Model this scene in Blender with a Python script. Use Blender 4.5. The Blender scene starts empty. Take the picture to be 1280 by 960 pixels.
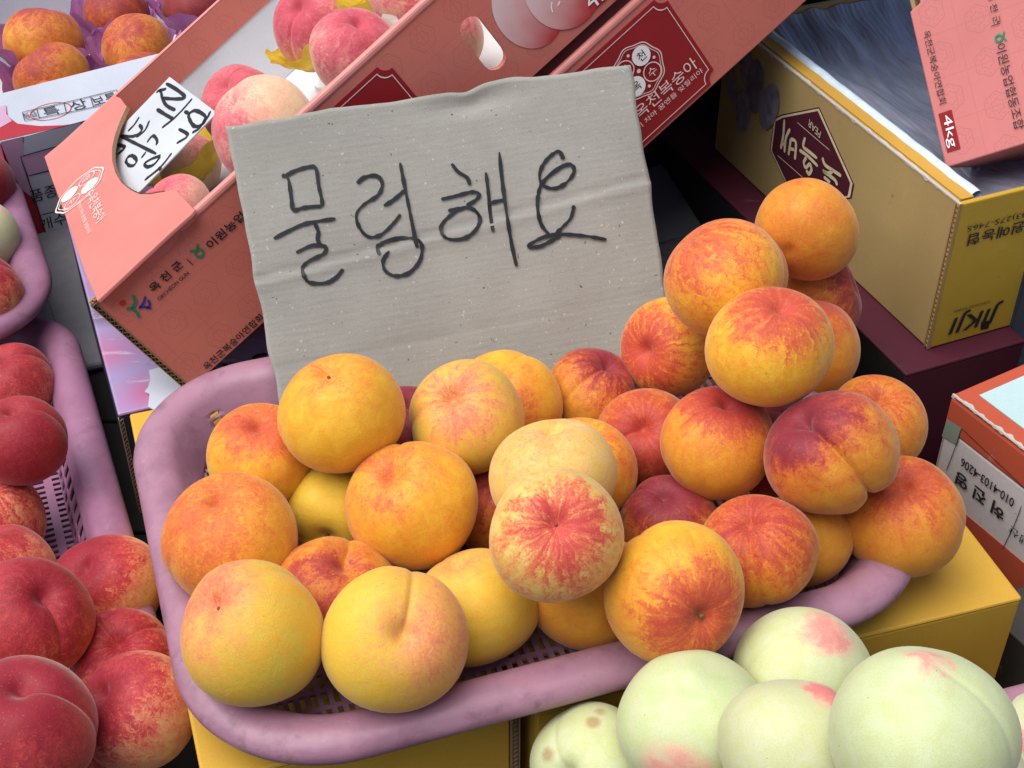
import bpy, bmesh, math, random
from mathutils import Vector, Matrix, noise
from mathutils.geometry import tessellate_polygon
random.seed(7)
V = Vector
SC = bpy.context.scene
COL = SC.collection

# ------------------------------------------------------------ camera, sky, sun
PITCH = math.radians(38.7)
FPX = 1800.0                                  # focal length in photo pixels (photo 1280 wide)
CAMP = V((0.0, -0.62, 0.74))
RT = V((1, 0, 0)); UP = V((0, math.sin(PITCH), math.cos(PITCH))); FW = V((0, math.cos(PITCH), -math.sin(PITCH)))
cam = bpy.data.cameras.new('camera'); camo = bpy.data.objects.new('camera', cam); COL.objects.link(camo)
camo.location = CAMP; camo.rotation_euler = (math.pi / 2 - PITCH, 0, 0)
cam.sensor_width = 36; cam.lens = FPX / 1280 * 36; cam.clip_start = 0.02; cam.clip_end = 100
SC.camera = camo
wd = bpy.data.worlds.new('World'); SC.world = wd; wd.use_nodes = True
wn = wd.node_tree.nodes; bgn = wn['Background']
sky = wn.new('ShaderNodeTexSky'); sky.sky_type = 'NISHITA'; sky.sun_disc = False
SUN_EL, SUN_AZ = math.radians(68), math.radians(-105)      # azimuth measured from +Y towards +X
sky.sun_elevation = SUN_EL; sky.sun_rotation = SUN_AZ
sky.dust_density = 3.0; sky.air_density = 1.0
wd.node_tree.links.new(sky.outputs[0], bgn.inputs[0]); bgn.inputs[1].default_value = 0.08
sun = bpy.data.lights.new('sun', 'SUN'); suno = bpy.data.objects.new('sun', sun); COL.objects.link(suno)
sun.energy = 2.6; sun.angle = math.radians(70); sun.color = (1.0, 0.96, 0.90)
sd = V((math.sin(SUN_AZ) * math.cos(SUN_EL), math.cos(SUN_AZ) * math.cos(SUN_EL), math.sin(SUN_EL)))
suno.rotation_euler = sd.to_track_quat('Z', 'Y').to_euler(); suno.location = (0, 0, 3)
SC.view_settings.view_transform = 'Standard'; SC.view_settings.look = 'None'
SC.view_settings.exposure = 0.66; SC.view_settings.gamma = 1.0
SC.cycles.max_bounces = 5; SC.cycles.diffuse_bounces = 3; SC.cycles.glossy_bounces = 2

# ------------------------------------------------------------ measuring helpers
def ray(x, y): return FW + RT * ((x - 640) / FPX) - UP * ((y - 480) / FPX)
def atd(x, y, t): return CAMP + ray(x, y) * t
def atz(x, y, z):
    d = ray(x, y); return CAMP + d * ((z - CAMP.z) / d.z)
def onplane(x, y, P, n):
    d = ray(x, y); return CAMP + d * ((P - CAMP).dot(n) / d.dot(n))

# ------------------------------------------------------------ object helpers
def link(name, me, mat=None, parent=None):
    o = bpy.data.objects.new(name, me); COL.objects.link(o)
    if mat: me.materials.append(mat)
    if parent is not None: o.parent = parent
    return o
def thing(name, label, cat, loc=(0, 0, 0), group=None):
    o = bpy.data.objects.new(name, None); COL.objects.link(o); o.empty_display_size = .02
    o.location = loc; tag(o, label, cat, group); return o
def tag(o, label, cat, group=None):
    o['label'] = label; o['category'] = cat
    if group: o['group'] = group
def wl(parent):                                   # world offset of a part's parent chain
    p = V((0, 0, 0))
    while parent is not None: p += parent.location; parent = parent.parent
    return p
def mesh(name, vs, fs, mat, parent=None, smooth=False):
    off = wl(parent); me = bpy.data.meshes.new(name)
    me.from_pydata([tuple(V(v) - off) for v in vs], [], fs); me.update()
    bm = bmesh.new(); bm.from_mesh(me); bmesh.ops.recalc_face_normals(bm, faces=bm.faces); bm.to_mesh(me); bm.free()
    if smooth:
        for p in me.polygons: p.use_smooth = True
    return link(name, me, mat, parent)
def bevel(o, w=.0015, seg=2):
    m = o.modifiers.new('bevel', 'BEVEL'); m.width = w; m.segments = seg; m.limit_method = 'ANGLE'; m.angle_limit = .6
    return o
def solid(o, t, off=0):
    m = o.modifiers.new('solid', 'SOLIDIFY'); m.thickness = t; m.offset = off; return o
def panel(name, poly, O, X, Y, th, mat, parent, hole=None, bw=.0012):
    """flat board: outline poly (x,y) in the frame O,X,Y; its face is at the plane and its thickness behind it"""
    n = X.cross(Y).normalized(); loops = [poly] + ([hole] if hole else [])
    pts = [p for lp in loops for p in lp]
    tris = tessellate_polygon([[V((a, b, 0)) for a, b in lp] for lp in loops]); N = len(pts)
    vs = [O + X * a + Y * b for a, b in pts] + [O + X * a + Y * b - n * th for a, b in pts]
    fs = []
    if hole: fs += [tuple(t) for t in tris] + [tuple(i + N for i in reversed(t)) for t in tris]
    else: fs += [tuple(range(N)), tuple(range(2 * N - 1, N - 1, -1))]
    s = 0
    for lp in loops:
        k = len(lp)
        for i in range(k): fs.append((s + i, s + (i + 1) % k, s + (i + 1) % k + N, s + i + N))
        s += k
    o = mesh(name, vs, fs, mat, parent)
    if bw and not hole: bevel(o, bw)
    return o
def rect(a, b, c, d): return [(a, b), (c, b), (c, d), (a, d)]
TMP = bpy.data.scenes.new('lettering_workshop')
def text(name, body, O, X, Y, mat, parent, height=None, width=None, lift=.0006, shear=0, bold=0.0):
    """lettering centred at O, reading along X with its top towards Y"""
    c = bpy.data.curves.new('lettering', 'FONT'); c.body = body; c.resolution_u = 3; c.shear = shear; c.offset = bold
    t = bpy.data.objects.new('lettering', c); TMP.collection.objects.link(t); TMP.view_layers[0].update()
    dg = TMP.view_layers[0].depsgraph; me = bpy.data.meshes.new_from_object(t.evaluated_get(dg))
    bpy.data.objects.remove(t); bpy.data.curves.remove(c)
    xs = [v.co.x for v in me.vertices]; ys = [v.co.y for v in me.vertices]
    cx, cy, w, h = (min(xs) + max(xs)) / 2, (min(ys) + max(ys)) / 2, max(xs) - min(xs), max(ys) - min(ys)
    sy = height / h if height else width / w; sx = width / w if width else sy
    n = X.cross(Y).normalized(); off = wl(parent)
    for v in me.vertices:
        v.co = O + X * ((v.co.x - cx) * sx) + Y * ((v.co.y - cy) * sy) + n * lift - off
    me.name = name; return link(name, me, mat, parent)
def smooth_line(pts, k=5):
    out = []; n = len(pts)
    for i in range(n - 1):
        p0, p1, p2, p3 = pts[max(i - 1, 0)], pts[i], pts[i + 1], pts[min(i + 2, n - 1)]
        for j in range(k):
            t = j / k
            out.append(.5 * ((2 * p1) + (p2 - p0) * t + (2 * p0 - 5 * p1 + 4 * p2 - p3) * t * t + (3 * p1 - p0 - 3 * p2 + p3) * t ** 3))
    out.append(pts[-1]); return out
def strokes(name, lines, n, width, mat, parent, lift=.0006, wob=.25):
    """marker strokes: ribbons laid on the plane with normal n"""
    vs, fs = [], []
    for ln in lines:
        L = smooth_line([V(p) for p in ln]); s = len(vs); ph = random.random() * 50
        for i, p in enumerate(L):
            t = (L[min(i + 1, len(L) - 1)] - L[max(i - 1, 0)])
            if t.length < 1e-9: t = V((1, 0, 0))
            b = n.cross(t.normalized()); w = width * .5 * (1 + wob * noise.noise(V((i * .55 + ph, ph, 0))) * 1.6)
            if i in (0, len(L) - 1): w *= .55
            vs += [p + b * w + n * lift, p - b * w + n * lift]
            if i: k = s + 2 * i; fs.append((k - 2, k - 1, k + 1, k))
    return mesh(name, vs, fs, mat, parent)

# ------------------------------------------------------------ materials
class NT:
    def __init__(s, name):
        s.m = bpy.data.materials.new(name); s.m.use_nodes = True; s.t = s.m.node_tree; s.b = s.t.nodes['Principled BSDF']
    def n(s, kind, **kw):
        x = s.t.nodes.new(kind)
        for k, v in kw.items(): setattr(x, k, v)
        return x
    def put(s, sock, v):
        if isinstance(v, bpy.types.NodeSocket): s.t.links.new(v, sock)
        elif v is not None:
            if isinstance(v, (tuple, list)) and len(v) == 3 and sock.type == 'RGBA': v = (*v, 1)
            sock.default_value = v
    def coord(s, kind='Object'): return s.n('ShaderNodeTexCoord').outputs[kind]
    def math(s, op, a, b=0.0, c=None):
        x = s.n('ShaderNodeMath', operation=op); s.put(x.inputs[0], a); s.put(x.inputs[1], b)
        if c is not None: s.put(x.inputs[2], c)
        return x.outputs[0]
    def vmath(s, op, a, b=None, out=0):
        x = s.n('ShaderNodeVectorMath', operation=op); s.put(x.inputs[0], a)
        if b is not None: s.put(x.inputs[1], b)
        return x.outputs[out]
    def scale(s, v, k):
        x = s.n('ShaderNodeVectorMath', operation='SCALE'); s.put(x.inputs[0], v); s.put(x.inputs[3], k); return x.outputs[0]
    def xyz(s, v): x = s.n('ShaderNodeSeparateXYZ'); s.put(x.inputs[0], v); return x.outputs
    def comb(s, a, b, c):
        x = s.n('ShaderNodeCombineXYZ')
        for i, q in enumerate((a, b, c)): s.put(x.inputs[i], q)
        return x.outputs[0]
    def noise(s, v, sc, det=3, rough=.55, dist=0.0):
        x = s.n('ShaderNodeTexNoise'); s.put(x.inputs['Vector'], v); s.put(x.inputs['Scale'], sc); s.put(x.inputs['Detail'], det)
        s.put(x.inputs['Roughness'], rough); s.put(x.inputs['Distortion'], dist); return x.outputs[0]
    def voronoi(s, v, sc, out='Distance'):
        x = s.n('ShaderNodeTexVoronoi'); s.put(x.inputs['Vector'], v); s.put(x.inputs['Scale'], sc); return x.outputs[out]
    def map(s, v, a, b, c=0.0, d=1.0, smooth=False):
        x = s.n('ShaderNodeMapRange'); x.interpolation_type = 'SMOOTHSTEP' if smooth else 'LINEAR'
        for i, q in enumerate((v, a, b, c, d)): s.put(x.inputs[i], q)
        return x.outputs[0]
    def mix(s, f, a, b, mode='MIX'):
        x = s.n('ShaderNodeMix', data_type='RGBA', blend_type=mode); s.put(x.inputs[0], f); s.put(x.inputs[6], a); s.put(x.inputs[7], b); return x.outputs[2]
    def ramp(s, f, stops):
        x = s.n('ShaderNodeValToRGB'); e = x.color_ramp.elements
        while len(e) < len(stops): e.new(.5)
        for q, (p, c) in zip(e, stops): q.position = p; q.color = (*c, 1)
        s.put(x.inputs[0], f); return x.outputs[0]
    def bump(s, h, st, dist=.001):
        x = s.n('ShaderNodeBump'); s.put(x.inputs['Strength'], st); s.put(x.inputs['Distance'], dist); s.put(x.inputs['Height'], h)
        s.put(s.b.inputs['Normal'], x.outputs[0])
    def set(s, **kw):
        for k, v in kw.items(): s.put(s.b.inputs[k.replace('_', ' ')], v)
        return s.m
def flat(name, c, rough=.6, spec=.3, var=.12, sc=60, metal=0, bump=0):
    m = NT(name); co = m.coord(); f = m.noise(co, sc, 4)
    lo = tuple(x * (1 - var) for x in c); hi = tuple(min(1, x * (1 + var)) for x in c)
    m.set(Base_Color=m.mix(m.map(f, .3, .7), lo, hi), Roughness=rough, Specular_IOR_Level=spec, Metallic=metal)
    if bump: m.bump(m.noise(co, sc * 8, 3), bump, .0006)
    return m.m
def board(name, c, dirt=(.12, .08, .04), rough=.62, spec=.25, wear=.5, fib=700, spots=1.0):
    """printed or raw cardboard: fibres, faint flutes, dirt specks and scuffs"""
    m = NT(name); co = m.coord(); big = m.noise(co, 9, 4); fine = m.noise(co, fib, 2)
    col = m.mix(m.map(big, .3, .75), tuple(x * .86 for x in c), tuple(min(1, x * 1.07) for x in c))
    col = m.mix(m.map(fine, .3, .7, 0, .22), col, tuple(x * .6 for x in c))
    sp = m.noise(co, 130, 2, .6); col = m.mix(m.map(sp, .73, .80, 0, .55 * spots), col, dirt)
    sc = m.noise(m.vmath('MULTIPLY', co, (14, 60, 30)), 1, 4, .7); col = m.mix(m.map(sc, .66, .80, 0, wear), col, tuple(min(1, x * .5 + .38) for x in c))
    m.set(Base_Color=col, Roughness=rough, Specular_IOR_Level=spec)
    m.bump(m.math('ADD', m.math('MULTIPLY', fine, .25), big), .25, .0012); return m.m
def salmon_print(name, X, Y, c=(.58, .17, .13), tone=.72):
    """salmon coated board with a faint printed lattice and flower rosettes; X, Y span the face"""
    m = NT(name); co = m.coord(); u = m.vmath('DOT_PRODUCT', co, tuple(X), 1); v = m.vmath('DOT_PRODUCT', co, tuple(Y), 1)
    cell = .036
    us, vs_ = m.math('DIVIDE', u, cell), m.math('DIVIDE', v, cell)
    row = m.math('MODULO', m.math('ADD', m.math('FLOOR', vs_), 200), 2)
    fu = m.math('SUBTRACT', m.math('FRACT', m.math('ADD', m.math('ADD', us, 100), m.math('MULTIPLY', row, .5))), .5)
    fv = m.math('SUBTRACT', m.math('FRACT', m.math('ADD', vs_, 100)), .5)
    rr = m.math('SQRT', m.math('ADD', m.math('MULTIPLY', fu, fu), m.math('MULTIPLY', fv, fv)))
    an = m.math('ARCTAN2', fv, fu); wob = m.math('MULTIPLY', m.math('COSINE', m.math('MULTIPLY', an, 6)), .022)
    def ring(r0, w): return m.map(m.math('ABSOLUTE', m.math('SUBTRACT', m.math('SUBTRACT', rr, wob), r0)), w, w * .4)
    pat = m.math('MAXIMUM', ring(.30, .022), ring(.14, .02))
    pat = m.math('MAXIMUM', pat, m.math('MULTIPLY', ring(.235, .016), m.map(m.math('COSINE', m.math('MULTIPLY', an, 12)), 0, .4)))
    ln = m.math('MAXIMUM', m.map(m.math('ABSOLUTE', fv), .475, .492), m.map(m.math('ABSOLUTE', m.math('SUBTRACT', m.math('FRACT', m.math('ADD', us, 100)), .5)), .475, .492))
    pat = m.math('MAXIMUM', pat, m.math('MULTIPLY', ln, .6))
    big = m.noise(co, 14, 3); fine = m.noise(co, 900, 2)
    base = m.mix(m.map(big, .3, .7), tuple(x * .92 for x in c), tuple(min(1, x * 1.06) for x in c))
    base = m.mix(m.map(fine, .35, .65, 0, .12), base, tuple(x * .7 for x in c))
    col = m.mix(m.math('MULTIPLY', pat, .45), base, tuple(x * tone for x in c))
    scf = m.noise(m.vmath('MULTIPLY', co, (40, 15, 40)), 1, 4, .7); col = m.mix(m.map(scf, .68, .82, 0, .35), col, (.75, .45, .42))
    m.set(Base_Color=col, Roughness=.48, Specular_IOR_Level=.35); m.bump(m.math('ADD', fine, big), .12, .0008); return m.m
def plastic(name, c, c2):
    m = NT(name); co = m.coord(); big = m.noise(co, 7, 4); gr = m.noise(m.vmath('MULTIPLY', co, (20, 20, 60)), 1, 5, .7); st = m.noise(co, 46, 5, .7)
    col = m.mix(m.map(big, .3, .7), c, c2)
    col = m.mix(m.map(gr, .46, .74, 0, .65), col, (.17, .08, .12))
    col = m.mix(m.map(st, .56, .74, 0, .55), col, (.10, .05, .06))
    col = m.mix(m.map(m.noise(co, 60, 5, .75), .62, .78, 0, .35), col, (.55, .38, .48))
    m.set(Base_Color=col, Roughness=m.map(st, .3, .7, .30, .5), Specular_IOR_Level=.5, Subsurface_Weight=0.0)
    m.bump(m.math('ADD', big, m.math('MULTIPLY', st, .4)), .25, .002); return m.m

MINK = flat('marker_ink', (.012, .013, .015), .45, .4, .2)
BINK = flat('black_print', (.02, .02, .022), .5, .3, .1)
WINK = flat('white_print', (.86, .86, .85), .5, .3, .03)
PINKINK = flat('pale_pink_print', (.85, .62, .58), .5, .3, .05)
REDP = board('crimson_print', (.30, .018, .022), rough=.45, wear=.12, spots=.2)
GREENP = flat('green_print', (.01, .22, .10), .5); BLUEP = flat('blue_print', (.02, .03, .28), .5); REDINK = flat('red_print', (.55, .03, .03), .5)
WHITEB = board('white_coated_board', (.74, .76, .80), wear=.1, spots=.3)
KRAFT = board('kraft_board', (.36, .24, .12), fib=500)
YBOX = board('yellow_box_board', (.62, .36, .045), wear=.12)
CREAM = flat('cream_print', (.62, .55, .36), .6)
MAROON = board('maroon_print', (.075, .012, .026), wear=.15, spots=.2)
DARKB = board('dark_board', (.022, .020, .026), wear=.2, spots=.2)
TEALP = board('pale_teal_sheet', (.45, .62, .64), wear=.3)
REDEDGE = board('orange_red_board', (.46, .085, .045), wear=.9, spots=.6)
PURPLE = plastic('purple_basket_plastic', (.25, .105, .19), (.32, .15, .25))
LILAC = plastic('pink_basket_plastic', (.31, .15, .21), (.38, .20, .27))

# ------------------------------------------------------------ the ground the stall stands on
g = mesh('ground', [(-4, -3, -.302), (4, -3, -.302), (4, 6, -.302), (-4, 6, -.302)], [(0, 1, 2, 3)], flat('dark_asphalt', (.05, .05, .05), .8, .2, .4, 30)); g['kind'] = 'structure'
TZ = -.145
st = thing('stall_table', 'dark low stall board under all the boxes and baskets', 'table', (0, .35, TZ))
tm = board('stall_boards', (.016, .014, .015), wear=.02, spec=.1, rough=.85)
for i in range(14):
    y0 = -.62 + i * .15
    bevel(panel('plank', rect(-1.3, y0, 1.3, y0 + .146), V((0, 0, TZ)), V((1, 0, 0)), V((0, 1, 0)), .02, tm, st, bw=0), .002)
for x in (-1.1, 1.1):
    for y in (-.5, 1.35): mesh('leg', [(x + a * .03, y + b * .03, z) for z in (-.30, TZ - .021) for a, b in ((-1, -1), (1, -1), (1, 1), (-1, 1))], [(0, 1, 2, 3), (4, 5, 6, 7), (0, 1, 5, 4), (1, 2, 6, 5), (2, 3, 7, 6), (3, 0, 4, 7)], tm, st)

def axes(deg):
    a = math.radians(deg); return V((math.cos(a), math.sin(a), 0)), V((-math.sin(a), math.cos(a), 0))
ZU = V((0, 0, 1))
def corrugated(name, A, B, n, th, depth, mat, parent, pitch=.0045):
    """an open corrugated board edge from A to B: two liners with a zigzag flute between; n = across, depth vector = into the board"""
    d = (B - A); k = max(4, int(d.length / pitch)); vs, fs = [], []
    for i in range(k * 2 + 1):
        p = A + d * (i / (k * 2)); o = n * (th * (.18 if i % 2 else .82)); vs += [p + o, p + o + depth]
        if i: j = 2 * i; fs.append((j - 2, j - 1, j + 1, j))
    for f0, f1 in ((0, .12), (.88, 1)):
        s = len(vs)
        for q in (A, B):
            for f in (f0, f1): vs += [q + n * th * f, q + n * th * f + depth]
        fs += [(s, s + 2, s + 6, s + 4), (s + 1, s + 3, s + 7, s + 5), (s, s + 1, s + 5, s + 4), (s + 2, s + 3, s + 7, s + 6), (s, s + 1, s + 3, s + 2), (s + 4, s + 5, s + 7, s + 6)]
    return mesh(name, vs, fs, mat, parent)

# ------------------------------------------------------------ closed cartons
def carton(name, label, O, X, Y, a, b, h, mats, cat='box', th=.004, lid=True):
    """upright carton: O lower corner, X,Y unit axes, sizes a,b,h. mats = dict(front,left,right,back,top)"""
    t = thing(name, label, cat, O + X * a / 2 + Y * b / 2)
    d = mats.get('all')
    panel('front_panel', rect(0, 0, a, h), O, X, ZU, th, mats.get('front', d), t)
    panel('back_panel', rect(0, 0, a, h), O + Y * b + X * a, -X, ZU, th, mats.get('back', d), t)
    panel('left_panel', rect(.0002 + th, 0, b - th - .0002, h), O + Y * b, -Y, ZU, th, mats.get('left', d), t)
    panel('right_panel', rect(.0002 + th, 0, b - th - .0002, h), O + X * a, Y, ZU, th, mats.get('right', d), t)
    if lid: panel('top_panel', rect(-.0006, -.0006, a + .0006, b + .0006), O + ZU * (h + th), X, Y, th - .0003, mats.get('top', d), t, bw=.002)
    return t
def uv(U, W_, a, b, z): return U * a + W_ * b + V((0, 0, z))
U18, V18 = axes(18.5)
BH = .14
bxl = carton('yellow_carton', 'plain yellow cardboard carton under the near corner of the peach basket', uv(U18, V18, -.206, -.022, -BH - .001), U18, V18, .197, .372, BH - .004, {'all': YBOX})
corrugated('corrugated_edge', uv(U18, V18, -.0085, -.0245, -BH), uv(U18, V18, -.0085, -.0245, -.004), U18, .006, V18 * .01, KRAFT, bxl)
U17, V17 = axes(16.5)
c0 = V((.354, .068, -BH - .001)) - U17 * .352
bxr = carton('yellow_carton', 'yellow cardboard carton with dark round hole in its front, behind the white peaches', c0, U17, V17, .352, .372, BH - .004, {'all': YBOX})
hb = []
hc = c0 + U17 * .085 + ZU * (BH - .042) - V17 * .0006
mesh('finger_hole', [hc + U17 * (.011 * math.cos(i * math.tau / 20)) + ZU * (.009 * math.sin(i * math.tau / 20)) for i in range(20)], [tuple(range(20))], flat('hole_dark', (.01, .008, .006), .9, .05), bxr)
for dx, dy in ((.30, .25), (.32, .13), (.335, .10)):
    p = c0 + U17 * dx + V17 * dy + ZU * (BH + .0007)
    mesh('dirt_speck', [p + U17 * (.0016 * math.cos(i * math.tau / 7) * (1 + .3 * (i % 2))) + V17 * (.0011 * math.sin(i * math.tau / 7)) for i in range(7)], [tuple(range(7))], BINK, bxr)

# ------------------------------------------------------------ plastic baskets
def basket(name, label, cx, cy, deg, zf, w, d, mat, rim_h=.034, R=.085, wall_holes='grid', group='perforated plastic baskets of fruit', holes=None):
    U, W_ = axes(deg); ctr = U * cx + W_ * cy if False else V((cx, cy, 0))
    t = thing(name, label, 'basket', V((cx, cy, zf)), group)
    def path(off, n_arc=22, step=.004):
        hw, hd, r = w / 2 + off, d / 2 + off, max(.02, R + off); P = []
        for (sx, sy, a0) in ((1, -1, -90), (1, 1, 0), (-1, 1, 90), (-1, -1, 180)):
            for i in range(n_arc):
                a = math.radians(a0 + 90 * i / n_arc); P.append((sx * (hw - r) + r * math.cos(a), sy * (hd - r) + r * math.sin(a)))
            nx, ny = {(1, -1): (1, 1), (1, 1): (-1, 1), (-1, 1): (-1, -1), (-1, -1): (1, -1)}[(sx, sy)]
            a = math.radians(a0 + 90); A = (sx * (hw - r) + r * math.cos(a), sy * (hd - r) + r * math.sin(a))
            B = (nx * (hw - r) + r * math.cos(a), ny * (hd - r) + r * math.sin(a))
            k = 48
            for i in range(k): P.append((A[0] + (B[0] - A[0]) * i / k, A[1] + (B[1] - A[1]) * i / k))
        return P
    def loft(nm, prof, keep=None, th=.0022):
        rings = [path(o) for o, z in prof]; n = len(rings[0]); vs, fs = [], []
        for (o, z), rg in zip(prof, rings): vs += [V((cx, cy, zf + z)) + U * a + W_ * b for a, b in rg]
        for j in range(len(prof) - 1):
            for i in range(n):
                if keep and not keep(i, j, n): continue
                fs.append((j * n + i, j * n + (i + 1) % n, (j + 1) * n + (i + 1) % n, (j + 1) * n + i))
        ob = mesh(nm, vs, fs, mat, t, True); solid(ob, th); return ob
    h = rim_h
    # rim: a broad rolled lip
    rp = []
    for k in range(15):
        a = math.radians(152 - 207 * k / 14); rp.append((-.0115 + .0155 * math.cos(a), h - .0065 + .0105 * math.sin(a)))
    nw = 13; z0, z1 = .0035, rp[0][1]; o0, o1 = -.042, rp[0][0]
    wp = [(o0 + (o1 - o0) * (k / nw) ** 1.25, z0 + (z1 - z0) * (k / nw) ** .85) for k in range(nw + 1)]
    def keep(i, j, n):
        q = i % 70
        if j > 9: return True
        if wall_holes == 'slots':
            if 1 <= j <= 8 and j not in (4,): return i % 2 == 0
            return True
        if j in (2, 3, 5, 6, 8) and any(a_ <= i < b_ for a_, b_ in ((167, 178), (146, 150), (190, 200), (104, 112))): return i % 3 == 2
        if i >= 225 and j in (1, 3): return i % 2 == 0
        return True
    loft('moulded_body', wp + rp[1:], keep)
    # floor: moulded lattice with real openings
    fw, fd = w - .084, d - .084; nx, ny = int(fw / .0036), int(fd / .0036); rr = max(.02, R - .042); vs, fs, idx = [], [], {}
    def inside(a, b):
        a, b = abs(a) - (fw / 2 - rr), abs(b) - (fd / 2 - rr); return (a < 0 or b < 0) and max(a, b) < rr or (a > 0 and b > 0 and math.hypot(a, b) < rr)
    for j in range(ny):
        for i in range(nx):
            if (j % 2 == 1 and i % 8 > 1) if wall_holes == 'slots' else (i % 2 == 1 and j % 4 > 0): continue
            a0, b0 = -fw / 2 + fw * i / nx, -fd / 2 + fd * j / ny
            if not inside(a0 + fw / nx / 2, b0 + fd / ny / 2): continue
            f = []
            for (p, q) in ((i, j), (i + 1, j), (i + 1, j + 1), (i, j + 1)):
                if (p, q) not in idx:
                    idx[(p, q)] = len(vs); vs.append(V((cx, cy, zf + .0035)) + U * (-fw / 2 + fw * p / nx) + W_ * (-fd / 2 + fd * q / ny))
                f.append(idx[(p, q)])
            fs.append(tuple(f))
    ob = mesh('floor', vs, fs, mat, t); solid(ob, .0025); return t
ub, vb = .047, .138
bc = U18 * ub + V18 * vb
basket('fruit_basket', 'long lilac pink plastic basket heaped with yellow peaches in front of the cardboard sign', bc.x, bc.y, 18.5, .0045, .505, .386, LILAC, rim_h=.037, R=.095)
basket('fruit_basket', 'purple plastic basket of dark red peaches beside the yellow carton', -.516, .240, 22, TZ + .001, .36, .52, PURPLE, wall_holes='slots', rim_h=.05, R=.07)
basket('fruit_basket', 'purple plastic basket of pale green and red peaches beside the white label box', -.655, .551, 24, -.092, .36, .34, PURPLE, wall_holes='slots', rim_h=.04, R=.09)

# ------------------------------------------------------------ peaches
def camvec(px, py, cx, cy, rpx, s=1):
    a, b = (px - cx) / rpx, -(py - cy) / rpx; k = a * a + b * b
    if k > .97: f = math.sqrt(.97 / k); a *= f; b *= f; k = .97
    return (RT * a + UP * b - FW * (s * math.sqrt(1 - k))).normalized()
PAL = {  # base, second base, mid blush, deep blush
 'yel': ((.80, .49, .035), (.75, .345, .018), (.70, .20, .035), (.48, .055, .035)),
 'grn': ((.70, .50, .055), (.73, .43, .03), (.72, .27, .10), (.55, .09, .07)),
 'pale': ((.76, .56, .19), (.72, .46, .09), (.72, .22, .08), (.52, .045, .05)),
 'org': ((.72, .34, .03), (.66, .25, .02), (.58, .12, .025), (.36, .03, .03)),
 'dark': ((.72, .34, .03), (.62, .19, .02), (.46, .07, .03), (.20, .018, .034)),
 'red': ((.74, .48, .22), (.68, .28, .13), (.52, .055, .055), (.25, .010, .024)),
 'wht': ((.56, .59, .37), (.50, .56, .26), (.70, .42, .30), (.66, .19, .18)),
 'pink': ((.80, .60, .36), (.78, .50, .32), (.70, .20, .21), (.50, .055, .09)),
 'nec': ((.72, .36, .04), (.62, .20, .03), (.46, .08, .03), (.22, .025, .035)),
}
_pm = [0]
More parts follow.
